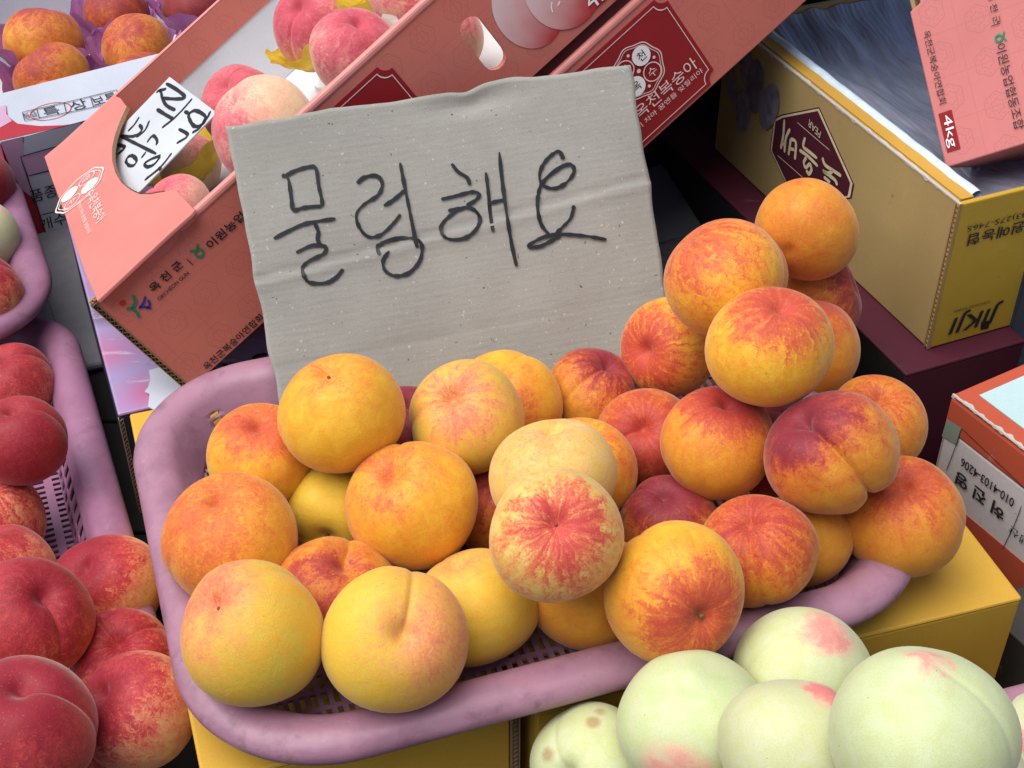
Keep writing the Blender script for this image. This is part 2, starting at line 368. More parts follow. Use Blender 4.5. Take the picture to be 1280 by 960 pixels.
def peach_mat(pal, bdir, amt, wdir, wst, wn, pol, spots=0, polr=.62, fuzz=.3, loc=0):
    _pm[0] += 1; sd_ = _pm[0] * 3.71; A, B, Cc, D = PAL[pal]
    jit = lambda c: tuple(max(0, min(1, x * random.uniform(.94, 1.06))) for x in c)
    A, B = jit(A), jit(B)
    m = NT('peach_skin'); P = m.coord(); x, y, z = m.xyz(P)[:3]
    Pn = m.vmath('NORMALIZE', P); Ps = m.vmath('ADD', P, (sd_, sd_ * .7, -sd_))
    n1 = m.noise(Ps, 1.5, 2, .55, .4); n2 = m.noise(Ps, 3.2, 3, .6, .6); fine = m.noise(Ps, 30, 2, .65); mid = m.noise(Ps, 8, 4, .7, 1.2)
    rho = m.math('SQRT', m.math('ADD', m.math('ADD', m.math('MULTIPLY', x, x), m.math('MULTIPLY', y, y)), .002))
    sv = m.comb(m.math('MULTIPLY', m.math('DIVIDE', x, rho), 5.5), m.math('MULTIPLY', m.math('DIVIDE', y, rho), 5.5), m.math('ADD', m.math('MULTIPLY', z, 2.6), sd_))
    stv = m.vmath('ADD', sv, m.scale(m.comb(n2, mid, n1), 2.6))
    st_ = m.noise(stv, 1.25, 4, .68, .3)
    f = m.vmath('DOT_PRODUCT', Pn, tuple(bdir), 1)
    if loc: f = m.map(m.math('ADD', f, m.math('MULTIPLY', m.math('SUBTRACT', n2, .5), .25)), loc, 1.02, 0, 1, True)
    polar = m.map(m.math('ADD', m.xyz(Pn)[2], m.math('ADD', m.math('MULTIPLY', m.math('SUBTRACT', n2, .5), .55), m.math('MULTIPLY', m.math('SUBTRACT', st_, .5), .5))), polr - .12, 1.12, 0, 1)
    val = m.math('ADD', m.math('MULTIPLY', f, wdir), amt)
    val = m.math('ADD', val, m.math('MULTIPLY', m.math('SUBTRACT', st_, .5), wst * 2.2))
    val = m.math('ADD', val, m.math('MULTIPLY', m.math('SUBTRACT', n1, .5), wn * 2))
    val = m.math('ADD', val, m.math('MULTIPLY', m.math('SUBTRACT', mid, .5), .35 if pal == 'wht' else .75))
    val = m.math('ADD', val, m.math('MULTIPLY', polar, pol))
    val = m.math('ADD', val, m.math('MULTIPLY', m.math('SUBTRACT', fine, .5), .2 if pal == 'wht' else .45))
    b = m.map(val, -.12, 1.12, 0, 1, True)
    base = m.mix(m.map(n2, .32, .68), A, B)
    c1 = m.mix(m.map(b, 0, .55), base, Cc); col = m.mix(m.map(b, .45, 1.0), c1, D)
    # lenticels: small pale dots, then sparse brown marks
    vd = m.voronoi(Ps, 17); col = m.mix(m.map(vd, .08, .2, .14, 0), col, tuple(min(1, q * .6 + .4 * w) for q, w in zip(A, (.8, .6, .3))))
    pore = m.noise(Ps, 85, 1, .6); col = m.mix(m.map(pore, .42, .7, 0, .28), col, tuple(q * .55 for q in Cc))
    col = m.mix(m.map(m.voronoi(Ps, 4.3), .022, .038, .75, 0), col, (.09, .035, .015))
    if spots:
        col = m.mix(m.map(m.voronoi(m.vmath('ADD', Ps, m.scale(m.comb(mid, fine, n2), .08)), 1.55), .12, .24, .7, 0), col, (.36, .20, .08))
    fz = m.map(mid, .25, .75, fuzz * .45, fuzz)
    m.set(Base_Color=col, Roughness=m.map(n2, .3, .7, .5, .64), Specular_IOR_Level=.28, Sheen_Weight=fz, Sheen_Roughness=.38, Sheen_Tint=(1, .93, .90, 1))
    m.bump(m.math('ADD', n2, m.math('ADD', m.math('MULTIPLY', fine, .25), m.math('MULTIPLY', pore, .2))), .07 if pal == 'wht' else .12, .02)
    return m.m
STEMW = flat('stem_wood', (.16, .10, .05), .8, .1, .4, 300)
TAU = math.tau
def peach_mesh(seed, sut=1.0, tip=0.0, flat_=.93, cav=1.0, nph=84, nth=54):
    rnd = random.Random(seed); ks = [(V((rnd.gauss(0, 1), rnd.gauss(0, 1), rnd.gauss(0, 1))) * 1.5, rnd.uniform(0, TAU), rnd.uniform(.010, .028)) for _ in range(6)]
    asym = rnd.uniform(-.03, .03); vs, fs = [], []
    def pt(th, ph):
        x, y, z = math.sin(th) * math.cos(ph), math.sin(th) * math.sin(ph), math.cos(th)
        r = 1.0
        pv = V((x, y, z))
        for k, p, a in ks: r += a * math.sin(k.dot(pv) + p)
        xp = 1 / (1 + math.exp(-(x - .04) * 22))
        fade = .55 + .55 * math.exp(-((th - .55) / .6) ** 2) if sut < 2 else 1.15
        g = sut * fade * xp
        r -= g * (.030 * math.exp(-(y / .055) ** 2) + .034 * math.exp(-(y / .26) ** 2))
        r += sut * xp * .012 * math.exp(-((abs(y) - .34) / .2) ** 2) + asym * xp * math.tanh(y * 4) * .6
        r += .02 * (1 - xp) * (x < 0) * x * x
        q = pv * r; q.z *= flat_
        q.z -= cav * (.15 * math.exp(-(th / .40) ** 2) + .13 * math.exp(-(th / .15) ** 2))
        tb = math.pi - th
        q.z -= tip * .075 * math.exp(-(tb / .26) ** 2) - (1 - min(1, tip)) * .05 * math.exp(-(tb / .16) ** 2)
        q.x *= 1 - .03 * sut
        return q
    vs.append(pt(0, 0))
    for j in range(1, nth):
        th = math.pi * (j / nth)
        th = th - .12 * math.sin(2 * th)
        for i in range(nph):
            s = TAU * i / nph; vs.append(pt(th, s - .68 * math.sin(s)))
    vs.append(pt(math.pi, 0)); last = len(vs) - 1
    for i in range(nph): fs.append((0, 1 + i, 1 + (i + 1) % nph))
    for j in range(nth - 2):
        a, b = 1 + j * nph, 1 + (j + 1) * nph
        for i in range(nph): fs.append((a + i, b + i, b + (i + 1) % nph, a + (i + 1) % nph))
    a = 1 + (nth - 2) * nph
    for i in range(nph): fs.append((a + i, last, a + (i + 1) % nph))
    me = bpy.data.meshes.new('peach'); me.from_pydata([tuple(v) for v in vs], [], fs); me.update()
    for p in me.polygons: p.use_smooth = True
    return me
_sd = [100]
def peach(pos, r, label, group, pal='yel', stem=None, sut=None, blush=None, amt=0., wdir=.5, wst=.5, wn=.5, pol=.3, groove=1.0, tip=0, flip=False, stalk=False, spots=0, name='peach', polr=.62, back=False, fuzz=.3, cav=1.0, flat_=.93, loc=0):
    """stem/sut/blush are photo pixels that tell which way the fruit is turned"""
    _sd[0] += 1; pos = V(pos); d = pos - CAMP; t = d.dot(FW); cx, cy, rp = 640 + FPX * d.dot(RT) / t, 480 - FPX * d.dot(UP) / t, FPX * r / t
    z = camvec(*(stem or (cx + rp * .1, cy - rp * .8)), cx, cy, rp, -1 if back else 1)
    if flip: z = -z
    s = camvec(*(sut or (cx + rp * random.uniform(-1, 1), cy - rp)), cx, cy, rp * 1.0)
    x = (s - z * s.dot(z))
    if x.length < .05: x = RT - z * RT.dot(z)
    x.normalize(); y = z.cross(x); M = Matrix((x, y, z)).transposed()
    b = camvec(*blush, cx, cy, rp) if blush else z
    bl = M.transposed() @ b
    me = peach_mesh(_sd[0], groove, tip, flat_=flat_, cav=cav); o = bpy.data.objects.new(name, me); COL.objects.link(o)
    me.materials.append(peach_mat(pal, bl, amt, wdir, wst, wn, pol, spots, polr, fuzz, loc))
    o.matrix_world = Matrix.Translation(pos) @ M.to_4x4() @ Matrix.Scale(r * 1.015, 4)
    tag(o, label, 'peach', group)
    if stalk:
        nub = stalk == 'nub'; zs = -.10 * cav + .10 - (.10 if nub else 0); ws = .7 if nub else 1
        vs, fs = [], []
        for k, (zz, rr, dx) in enumerate(((.60, .045, 0), (.70, .035, .01), (.78, .04, .03), (.80, .02, .035))):
            for i in range(8): vs.append((dx + ws * rr * math.cos(i * TAU / 8), ws * rr * math.sin(i * TAU / 8), zz + zs))
            if k: fs += [((k - 1) * 8 + i, (k - 1) * 8 + (i + 1) % 8, k * 8 + (i + 1) % 8, k * 8 + i) for i in range(8)]
        fs.append(tuple(range(24, 32))); sm = bpy.data.meshes.new('stalk'); sm.from_pydata(vs, [], fs); link('stalk', sm, STEMW, o)
    return o
GY = 'yellow peaches heaped in the long pink basket'
def Y(p, lab, **k): return peach(p[:3], p[3], lab, GY, **k)
Y((-.1165, .130, .1169, .0412), 'smooth golden yellow peach touching the lower left corner of the cardboard sign', pal='yel', stem=(413, 452), sut=(365, 500), blush=(430, 430), amt=.06, wdir=.25, wst=.2, wn=.35, pol=.1, groove=.8, stalk='nub')
Y((-.1754, .1332, .0721, .0380), 'orange red blushed peach with a beak, in the basket corner by the open salmon box', pal='yel', stem=(330, 520), sut=(392, 506), blush=(335, 520), amt=.06, wdir=.5, wst=.25, wn=.3, pol=.4, groove=1.3)
Y((-.1219, .1092, .0404, .0346), 'plain yellow peach turned with its brown stalk facing out and down', pal='grn', stem=(414, 672), sut=(360, 660), amt=-.25, wdir=.1, wst=.15, wn=.2, pol=0, stalk=True, groove=.3)
Y((-.1876, .0564, .0671, .0453), 'large evenly orange peach leaning over the basket rim beside the dark red peaches', pal='yel', stem=(283, 605), sut=(255, 625), blush=(235, 640), amt=.26, wdir=.3, wst=.18, wn=.3, pol=.15, groove=.8)
Y((-.1568, -.0350, .0816, .0439), 'big yellow peach with pink dimpled stem end at the basket corner over the yellow carton', pal='grn', stem=(264, 742), sut=(335, 704), blush=(250, 735), amt=-.02, wdir=.3, wst=.15, wn=.3, pol=.45, groove=1.1, stalk='nub')
Y((-.1146, .0233, .0475, .0408), 'dark orange peach with purple blotches, low between three yellow ones', pal='dark', stem=(440, 690), blush=(392, 742), amt=.18, wdir=.4, wst=.35, wn=.7, pol=.1)
Y((-.0666, .0784, .0774, .0432), 'round orange yellow peach with a notched stem end and faint red mottling, mid basket', pal='yel', stem=(490, 580), sut=(495, 553), blush=(470, 600), amt=.14, wdir=.2, wst=.3, wn=.45, pol=.2, groove=1.1)
Y((-.0703, -.0397, .0776, .0429), 'yellow peach with vertical crease, one half orange, at the front rim of the pink basket', pal='grn', stem=(513, 778), sut=(518, 715), blush=(575, 790), amt=.06, wdir=.42, wst=.15, wn=.25, pol=.12, groove=1.25, polr=.8, cav=.75, stalk='nub')
Y((-.0237, .0130, .0460, .0397), 'greenish yellow peach lying on the basket floor by the front rim', pal='grn', stem=(568, 693), blush=(560, 690), amt=-.22, wdir=.2, wst=.2, wn=.2, pol=.5, groove=.3)
Y((-.0328, .1466, .0959, .0406), 'yellow green peach with pink stem dimple against the middle of the sign', pal='grn', stem=(563, 490), sut=(512, 530), blush=(600, 490), amt=.04, wdir=.25, wst=.45, wn=.25, pol=.45, groove=.8)
Y((-.0065, .2144, .0494, .0425), 'yellow orange peach mostly hidden behind the pink dimpled one at the sign', pal='yel', stem=(600, 520), amt=.1, pol=.1, wst=.25)
Y((.0261, .0754, .1074, .0412), 'pale yellow smooth peach lying behind the red starred peach', pal='pale', stem=(688, 518), sut=(740, 525), blush=(650, 560), amt=-.06, wdir=.2, wst=.25, wn=.3, pol=.2, groove=.5, tip=.3)
Y((.0482, .1288, .0617, .0378), 'yellow peach showing as a thin edge behind a pale one', pal='yel', amt=.05, pol=0)
Y((.0260, .0000, .1279, .0424), 'pale yellow peach with bright red star of streaks round its stem, heaped on top', pal='pale', stem=(694, 647), sut=(672, 586), blush=(720, 690), amt=.12, wdir=.32, wst=.85, wn=.25, pol=.75, groove=1.15, polr=.72, cav=.8, stalk='nub')
Y((.0507, .0297, .0479, .0415), 'plain orange peach under the red starred one', pal='org', stem=(700, 700), back=True, amt=.0, wdir=.2, wst=.2, wn=.3, pol=0, groove=.6)
Y((.1011, -.0133, .0912, .0430), 'yellow orange peach with red patch round its stalk, above the white peaches', pal='yel', stem=(876, 768), sut=(806, 668), blush=(860, 770), amt=.06, wdir=.38, wst=.55, wn=.35, pol=.75, groove=1.0, stalk=True, polr=.60, cav=.85)
Y((.1597, .0382, .0736, .0382), 'red orange streaky peach with a crease at the front rim, beside the stalked one', pal='org', stem=(925, 640), sut=(958, 766), blush=(935, 640), amt=.30, wdir=.38, wst=.75, wn=.25, pol=.2, groove=1.1)
Y((.1068, .0974, .0411, .0350), 'peach with dark red cap and orange flank, deep in the heap', pal='dark', stem=(826, 610), sut=(790, 600), blush=(830, 606), amt=.05, wdir=.75, wst=.5, wn=.2, pol=.5)
Y((.1002, .1824, .0451, .0383), 'evenly brick red peach low in the heap by the sign', pal='org', stem=(797, 530), sut=(770, 545), blush=(810, 560), amt=.52, wdir=.2, wst=.5, wn=.2, pol=.25, fuzz=.4)
Y((.1431, .1312, .0872, .0398), 'orange peach with purple tinted top and fine red stipple, under the heap top', pal='org', stem=(908, 490), sut=(860, 510), blush=(910, 470), amt=.20, wdir=.45, wst=.4, wn=.3, pol=.6, groove=.7)
Y((.2091, .0913, .1114, .0427), 'purple red peach with a very deep cleft and a yellow cheek', pal='dark', stem=(985, 512), sut=(1076, 610), blush=(985, 505), amt=.16, wdir=.8, wst=.5, wn=.5, pol=.3, groove=2.6, fuzz=.35)
Y((.2675, .0920, .0540, .0432), 'big orange peach overhanging the basket end, touching the deep cleft peach', pal='org', stem=(1112, 588), sut=(1200, 668), blush=(1120, 590), amt=.04, wdir=.45, wst=.3, wn=.3, pol=.35, groove=.9)
Y((.2705, .1964, .0447, .0381), 'orange peach with short red streaks behind the deep cleft peach', pal='org', stem=(1090, 490), blush=(1080, 500), amt=.15, wdir=.3, wst=.55, wn=.3, pol=.1)
Y((.1979, .0838, .0404, .0345), 'shaded orange peach on the basket floor under the deep cleft peach', pal='org', back=True, amt=.1, pol=0, wst=.2)
Y((.1218, .2608, .0682, .0388), 'peach with purple red streaks fanning from its stem, at the right edge of the sign', pal='yel', stem=(794, 440), sut=(830, 500), blush=(795, 440), amt=.26, wdir=.38, wst=1.0, wn=.15, pol=.6, groove=.4, fuzz=.4)
Y((.1508, .2291, .1549, .0429), 'pinkish orange peach with a red seam near the heap top, beside the sign', pal='yel', stem=(852, 296), sut=(918, 376), blush=(870, 300), amt=.25, wdir=.38, wst=.75, wn=.2, pol=.15, groove=.55, fuzz=.4, cav=.3)
Y((.1726, .2940, .1140, .0423), 'orange peach peeping out behind the one with a red seam', pal='org', amt=.1, pol=0, wst=.3)
Y((.1733, .1520, .1540, .0420), 'peach with red dimpled crown and golden flank crowning the heap', pal='yel', stem=(970, 378), sut=(1030, 480), blush=(960, 370), amt=.10, wdir=.42, wst=.6, wn=.25, pol=.65, groove=.6, fuzz=.35, cav=.8)
Y((.2328, .3455, .1237, .0405), 'smooth round orange peach perched before the tan pear carton', pal='org', stem=(1040, 250), back=True, blush=(960, 290), amt=.1, wdir=.15, wst=.2, wn=.45, pol=.1, groove=.2, fuzz=.4)
Y((.2511, .3580, .0491, .0425), 'orange peach with dark red edge under the smooth round one', pal='dark', stem=(1075, 350), blush=(1085, 350), amt=.25, wdir=.5, wst=.55, wn=.3, pol=.3)
Y((.2293, .2798, .0549, .0443), 'dull orange peach behind the heap crown, facing the maroon carton', pal='org', stem=(1010, 360), amt=.14, pol=.2, wst=.25, fuzz=.4)
Y((.0611, .2417, .0417, .0357), 'dark orange peach with radiating streaks at the foot of the sign', pal='dark', stem=(766, 448), sut=(730, 470), blush=(765, 440), amt=.2, wdir=.45, wst=.6, wn=.2, pol=.4)
Y((-.0107, .1128, .0393, .0336), 'orange red peach in shade glimpsed between two yellow ones', pal='dark', amt=.2, pol=.1)
Y((-.0769, .1825, .0464, .0401), 'red peach glimpsed at the foot of the sign between two yellow ones', pal='dark', amt=.5, pol=.3)
Y((.2012, .1625, .0484, .0417), 'dark red peach almost hidden under the heap crown', pal='dark', amt=.6, pol=.3)
GW = 'pale greenish white peaches in the near basket'
def Wp(p, lab, **k): return peach(p[:3], p[3], lab, GW, pal='wht', **k)
Wp((.1068, -.0818, .0515, .0439), 'white peach with a curled stem hair and pink freckled base', stem=(858, 832), sut=(935, 850), blush=(835, 950), amt=-.35, wdir=1.0, loc=.72, wst=.15, wn=.1, pol=0, flip=True, tip=1.0, groove=.6)
Wp((.1784, -.0432, .0449, .0433), 'yellowish white peach with rosy tip against the yellow carton', stem=(1035, 775), sut=(960, 790), blush=(1025, 780), amt=-.28, wdir=1.1, loc=.80, wst=.2, wn=.1, pol=0, flip=True, tip=.8, groove=.5)
Wp((.1540, -.1308, .0913, .0407), 'white peach with pink crest squeezed between two larger ones', stem=(1035, 852), sut=(1060, 870), blush=(1035, 860), amt=-.3, wdir=1.3, loc=.84, wst=.2, wn=.1, pol=0, flip=True, tip=.8, groove=.6)
Wp((.2051, -.1625, .1465, .0465), 'largest white peach with pink pointed tip and curved seam', stem=(1140, 812), sut=(1235, 905), blush=(1140, 815), amt=-.4, wdir=1.15, loc=.90, wst=.12, wn=.08, pol=0, flip=True, tip=1.2, groove=.75)
Wp((.0513, -.0724, -.0011, .0390), 'small bruised white peach with brown spots by the carton seam', stem=(700, 955), sut=(690, 930), amt=-.5, wdir=.1, wst=.1, wn=.1, pol=0, spots=1, groove=.5)
q = atd(1308, 940, .93); Wp((q.x, q.y, q.z, .041), 'white peach with pink blush half cut off beside the largest one', stem=(1290, 880), blush=(1265, 925), amt=-.3, wdir=1.1, loc=.75, wst=.3, wn=.2, pol=.2)
for k, (a, b, z) in enumerate(((.125, -.150, -.002), (.205, -.125, -.002), (.285, -.105, -.002), (.165, -.225, -.002), (.250, -.195, -.002), (.246, -.140, .068), (.176, -.206, .073))):
    Wp((a, b, z, .041), 'white peach buried in the lower layer of the near basket', amt=-.4, pol=.2)
GR = 'red peaches in the purple basket'
def Rp(p, lab, **k):
    k.setdefault('fuzz', .30); return peach(p[:3], p[3], lab, GR, pal='red', **k)
Rp((-.4659, .4246, -.0988, .0424), 'red peach in the far corner of the purple basket', stem=(5, 445), amt=.55, wdir=.2, wn=.3, wst=.3, pol=.1)
Rp((-.4062, .2798, -.0384, .0396), 'deep crimson peach with a crease across its top in the purple basket', stem=(20, 500), sut=(75, 510), blush=(30, 550), amt=.75, wdir=.2, wn=.2, wst=.2, pol=.1, groove=1.2)
Rp((-.4313, .2456, -.1005, .0409), 'streaky pink and cream peach under the crimson one', amt=.32, wdir=.1, wn=.4, wst=.6, pol=.2)
Rp((-.4029, .1720, -.0877, .0437), 'cream peach with rosy shoulder in the purple basket', stem=(-10, 650), blush=(0, 655), amt=.1, wdir=.55, wn=.3, wst=.4, pol=.2)
Rp((-.3176, .1692, -.0966, .0449), 'half red half cream peach with dimpled stem by the basket wall', stem=(110, 695), sut=(95, 730), blush=(95, 690), amt=.18, wdir=.75, wn=.3, wst=.3, pol=.4, groove=1.1)
Rp((-.3491, .0849, -.0439, .0457), 'red peach with two lobes parted by a vertical seam', stem=(75, 728), sut=(75, 845), blush=(50, 720), amt=.45, wdir=.4, wn=.3, wst=.3, pol=.25, groove=1.6)
Rp((-.2902, .0929, -.0998, .0415), 'pinkish red peach with dark streaks wedged under its neighbours', stem=(160, 790), amt=.46, wdir=.2, wn=.2, wst=.65, pol=.2)
Rp((-.3123, -.0355, -.0117, .0473), 'dusky red grey peach with a curved fold on top', stem=(40, 836), sut=(120, 880), blush=(60, 850), amt=.5, wdir=.35, wn=.25, wst=.25, pol=.6, groove=1.3, fuzz=.6)
Rp((-.2562, .0107, -.0521, .0411), 'red peach with a worn cream cheek against the yellow carton', stem=(128, 850), sut=(112, 930), blush=(125, 850), amt=.28, wdir=.5, wn=.35, wst=.4, pol=.3, groove=1.1)
Rp((-.3153, .0154, -.1007, .0409), 'red peach hidden below the dusky one', amt=.5, pol=.2)
GL = 'fruit in the far purple basket'
for (px, py, r, t, pal, am, lab) in ((-28, 297, .041, 1.43, 'wht', -.3, 'pale green peach in the far purple basket'), (-26, 366, .041, 1.364, 'red', .3, 'orange red peach in the far purple basket'), (-32, 232, .042, 1.50, 'red', .8, 'dark red peach by the white label box')):
    q = atd(px, py, t); peach(q, r, lab, GL, pal=pal, amt=am, pol=.2)

U16, V16 = axes(16.5); bq = U16 * .255 + V16 * (-.272)
carton('yellow_carton', 'low yellow carton under the basket of white peaches', uv(U16, V16, .05, -.42, TZ + .001), U16, V16, .40, .30, .092, {'all': YBOX})
basket('fruit_basket', 'pink plastic basket under the pale greenish white peaches', bq.x, bq.y, 16.5, -.0455, .47, .34, LILAC, rim_h=.04, R=.09)

# ------------------------------------------------------------ salmon peach boxes, tilted on the pile behind
BL = V((.740, .412, .532)).normalized(); BW = V((-.363, .910, -.199)); BW = (BW - BL * BW.dot(BL)).normalized(); BHV = BW.cross(BL).normalized()
BO = atd(119, 377, 1.15); bh, bw, bl = .112, .409, .62
SAL_F = salmon_print('salmon_print_front', BL, BHV)
SAL_T = salmon_print('salmon_print_top', BL, BW, c=(.60, .20, .17), tone=.93)
DW = -BHV                                             # box up
def front(x, y, O): p = onplane(x, y, O, BW); return ((p - O).dot(BL), -(p - O).dot(BHV))
def topc(x, y, O, off=0):
    P = O + BHV * off; p = onplane(x, y, P, BHV); return ((p - O).dot(BL), (p - O).dot(BW))
b1 = thing('peach_box', 'open salmon pink carton tilted behind the sign, holding pink peaches and a price card', 'box', BO + BHV * bh + BL * .3 + BW * .2, 'salmon pink peach cartons')
sl = []
for i in range(10): a = math.pi * i / 9; sl.append((.388 + .0105 * math.cos(a), -.045 + .0105 * math.sin(a)))
for i in range(10): a = math.pi + math.pi * i / 9; sl.append((.388 + .0105 * math.cos(a), -.076 + .0105 * math.sin(a)))
f0 = front(603, 53, BO); sl = [(x - .388 + f0[0], y) for x, y in sl]
fp = panel('front_panel', [(0, -bh), (bl, -bh), (bl, 0), (.088, 0), (.0, 0)], BO, BL, DW, .005, SAL_F, b1, hole=list(reversed(sl)))
panel('handle_lining', rect(f0[0] - .03, -.10, f0[0] + .03, -.015), BO + BW * .0052, BL, DW, .0012, KRAFT, b1, hole=list(reversed(sl)), bw=0)
panel('back_panel', rect(0, -bh, bl, 0), BO + BW * bw + BL * bl, -BL, DW, .005, SAL_F, b1)
panel('inner_back_panel', rect(.006, -bh + .006, bl - .006, -.0015), BO + BW * (bw - .0062), BL, DW, .001, WHITEB, b1, bw=0)
panel('floor_panel', rect(.001, .006, bl - .001, bw - .006), BO + BHV * (bh - .006), BL, BW, .004, WHITEB, b1)
panel('end_panel', rect(.006, -bh + .001, bw - .006, -.006), BO + BW * 0 + BL * .001 + BW * bw, -BW, DW, .005, KRAFT, b1)
panel('end_panel', rect(.006, -bh + .001, bw - .006, -.006), BO + BL * bl, BW, DW, .005, SAL_F, b1)
# top ledge along the back and the end flap with its curved cut-out
panel('back_fold', rect(.001, -.034, bl - .001, .0008), BO + BW * (bw - .0076), BL, DW, .0012, SAL_F, b1, bw=0)
panel('back_rim', rect(.001, bw - .0076, bl - .001, bw), BO - BHV * .001, BL, BW, .001, flat('salmon_rim_highlight', (.66, .25, .22), .4, .4, .08), b1, bw=0)  # paler salmon puts the rim's highlight line into the colour
fl = [(121, 376), (184, 317), (212, 291), (238, 268), (243, 262), (231, 249), (219, 236), (205, 239), (188, 242), (175, 242), (163, 237), (152, 228), (144, 215), (140, 200), (140, 184), (144, 166), (151, 148), (158, 133), (150, 122), (143, 119), (128, 133), (105, 154), (84, 172), (62, 190), (55, 196), (63, 220), (82, 272), (104, 336)]
flap = panel('end_flap', [topc(x, y, BO, -.004) for x, y in fl], BO - BHV * .004, BL, BW, .0038, SAL_T, b1, bw=.001)
cut = [onplane(x, y, BO - BHV * .0042, BHV) for x, y in fl[7:18]]
vs, fs = [], []
for i, p in enumerate(smooth_line(cut, 6)):
    w_ = .0006 * (i % 2); vs += [p + BL * (.0008 + w_), p + BL * (.0008 + w_) + BHV * .0042]
    if i: fs.append((2 * i - 2, 2 * i - 1, 2 * i + 1, 2 * i))
mesh('cut_edge', vs, fs, KRAFT, flap)
corrugated('corrugated_edge', BO - BL * .0052 - BW * .001, BO - BL * .0052 - BW * .001 + BHV * bh, BL, .005, BW * .012, KRAFT, b1)
corrugated('corrugated_edge', BO - BL * .004 - BW * .0022 - BHV * .0036, BO + BL * .046 - BW * .0022 - BHV * .0036, BHV, .0046, BW * .0035, KRAFT, b1)
cr = panel('rolled_rim', rect(.088, -.0065, bl, .0008), BO - BW * .0012, BL, DW, .0085, flat('salmon_fold', (.66, .25, .22), .42, .4, .08), b1, bw=.0025)
panel('tuck_tab', [(.048, 0), (.092, 0), (.088, -.004), (.080, -.008), (.070, -.0095), (.060, -.0085), (.052, -.005)], BO - BW * .0014, BL, DW, .001, SAL_T, b1, bw=0)
def fpt(x, y, O, lift=.0009): return onplane(x, y, O, BW) - BW * lift
def seal(O, L1, H0, parent, wdt=.135, hgt=.10):
    """crimson notched label: right edge at L1, top at H0 below the rim"""
    def shp(k):
        r = .009; out = []
        for cx_, cy_, a0 in ((L1 - k, -H0 - k, 270), (L1 - wdt + k, -H0 - k, 360), (L1 - wdt + k, -H0 - hgt + k, 90), (L1 - k, -H0 - hgt + k, 180)):
            for i in range(7):
                a = math.radians(a0 - 90 * i / 6); out.append((cx_ + r * math.cos(a), cy_ + r * math.sin(a)))
        return out
    lb = panel('crimson_label', shp(0), O - BW * .0008, BL, DW, .0006, REDP, parent, bw=0)
    a, b = shp(.0036), shp(.0043); n = len(a); P = lambda q: O - BW * .0014 + BL * q[0] + DW * q[1]
    mesh('label_border', [P(q) for q in a] + [P(q) for q in b], [(i, (i + 1) % n, n + (i + 1) % n, n + i) for i in range(n)], PINKINK, lb)
    return lb
lb1 = seal(BO, front(520, 120, BO)[0], .014, b1)
def ring(name, C, X, Y_, r0, r1, mat, parent, lobes=0, amp=0, n=60):
    vs = []
    for rr in (r0, r1):
        for i in range(n):
            a = TAU * i / n; k = rr * (1 + amp * math.cos(a * lobes)); vs.append(C + X * (k * math.cos(a)) + Y_ * (k * math.sin(a)))
    if r0 == 0: return mesh(name, vs[n:], [tuple(range(n))], mat, parent)
    return mesh(name, vs, [(i, (i + 1) % n, n + (i + 1) % n, n + i) for i in range(n)], mat, parent)
def medallion(C, X, Y_, n, R_, parent, ink, chars='향천옥수'):
    ring('medallion_ring', C + n * .0007, X, Y_, R_ * .96, R_, ink, parent, 8, .035)
    ring('medallion_ring', C + n * .0007, X, Y_, R_ * .88, R_ * .905, ink, parent, 8, .035)
    for k, (dx, dy) in enumerate(((-.38, .38), (.38, .38), (-.38, -.38), (.38, -.38))):
        c = C + X * (dx * R_) + Y_ * (dy * R_)
        if k in (1, 2): ring('medallion_disc', c + n * .0008, X, Y_, 0, R_ * .36, WINK, parent, n=32)
        else: ring('medallion_ring', c + n * .0008, X, Y_, R_ * .32, R_ * .36, ink, parent, n=32)
        text('lettering', chars[k], c + n * .0008, X, Y_, BINK if k in (1, 2) else ink, parent, height=R_ * .36, lift=.0003)
    for k in range(4):
        a = k * math.pi / 2 + .0; c = C + X * (math.cos(a) * R_ * .72) + Y_ * (math.sin(a) * R_ * .72)
        ring('medallion_dot', c + n * .0008, X, Y_, 0, R_ * .06, ink, parent, n=8)
    ring('medallion_dot', C + n * .0008, X, Y_, 0, R_ * .08, ink, parent, n=8)
NB = -BW
# printing on the long side
def fl_(x, y, O=None): return onplane(x, y, O or BO, BW) - BW * .0006
text('lettering', '옥 천 군', fl_(207, 345), BL, DW, BINK, b1, width=.033, height=.0080, bold=.02)
text('lettering', 'OKCHEON GUN', fl_(216, 357), BL, DW, BINK, b1, width=.033, bold=.015)
text('lettering', '|', fl_(237, 327), BL, DW, BINK, b1, height=.008)
text('lettering', '이원농업협동조합', fl_(305, 266), BL, DW, BINK, b1, width=.080, height=.0085, bold=.02)
text('lettering', '옥천군복숭아연합회', fl_(291, 427), BL, DW, BINK, b1, width=.065, height=.0072, bold=.015)
def co_mark(C, X, Y_, s, n, parent):
    ring('green_emblem', C + n * .0003, X, Y_, s * .30, s * .56, GREENP, parent, n=28)
    for sx in (-1, 1):
        p = C + n * .0003 + Y_ * (s * .5); mesh('green_emblem', [p + X * (sx * s * .1), p + X * (sx * s * .62) + Y_ * (s * .22), p + X * (sx * s * .62) + Y_ * (s * .48), p + X * (sx * s * .05) + Y_ * (s * .2)], [(0, 1, 2, 3)], GREENP, parent)
co_mark(fl_(249, 316), BL, DW, .0075, NB, b1)
c = fl_(178, 377) - BL * .008
ring('county_emblem', c + DW * .0105 - BL * .0035, BL, DW, 0, .0026, REDINK, b1, n=18)
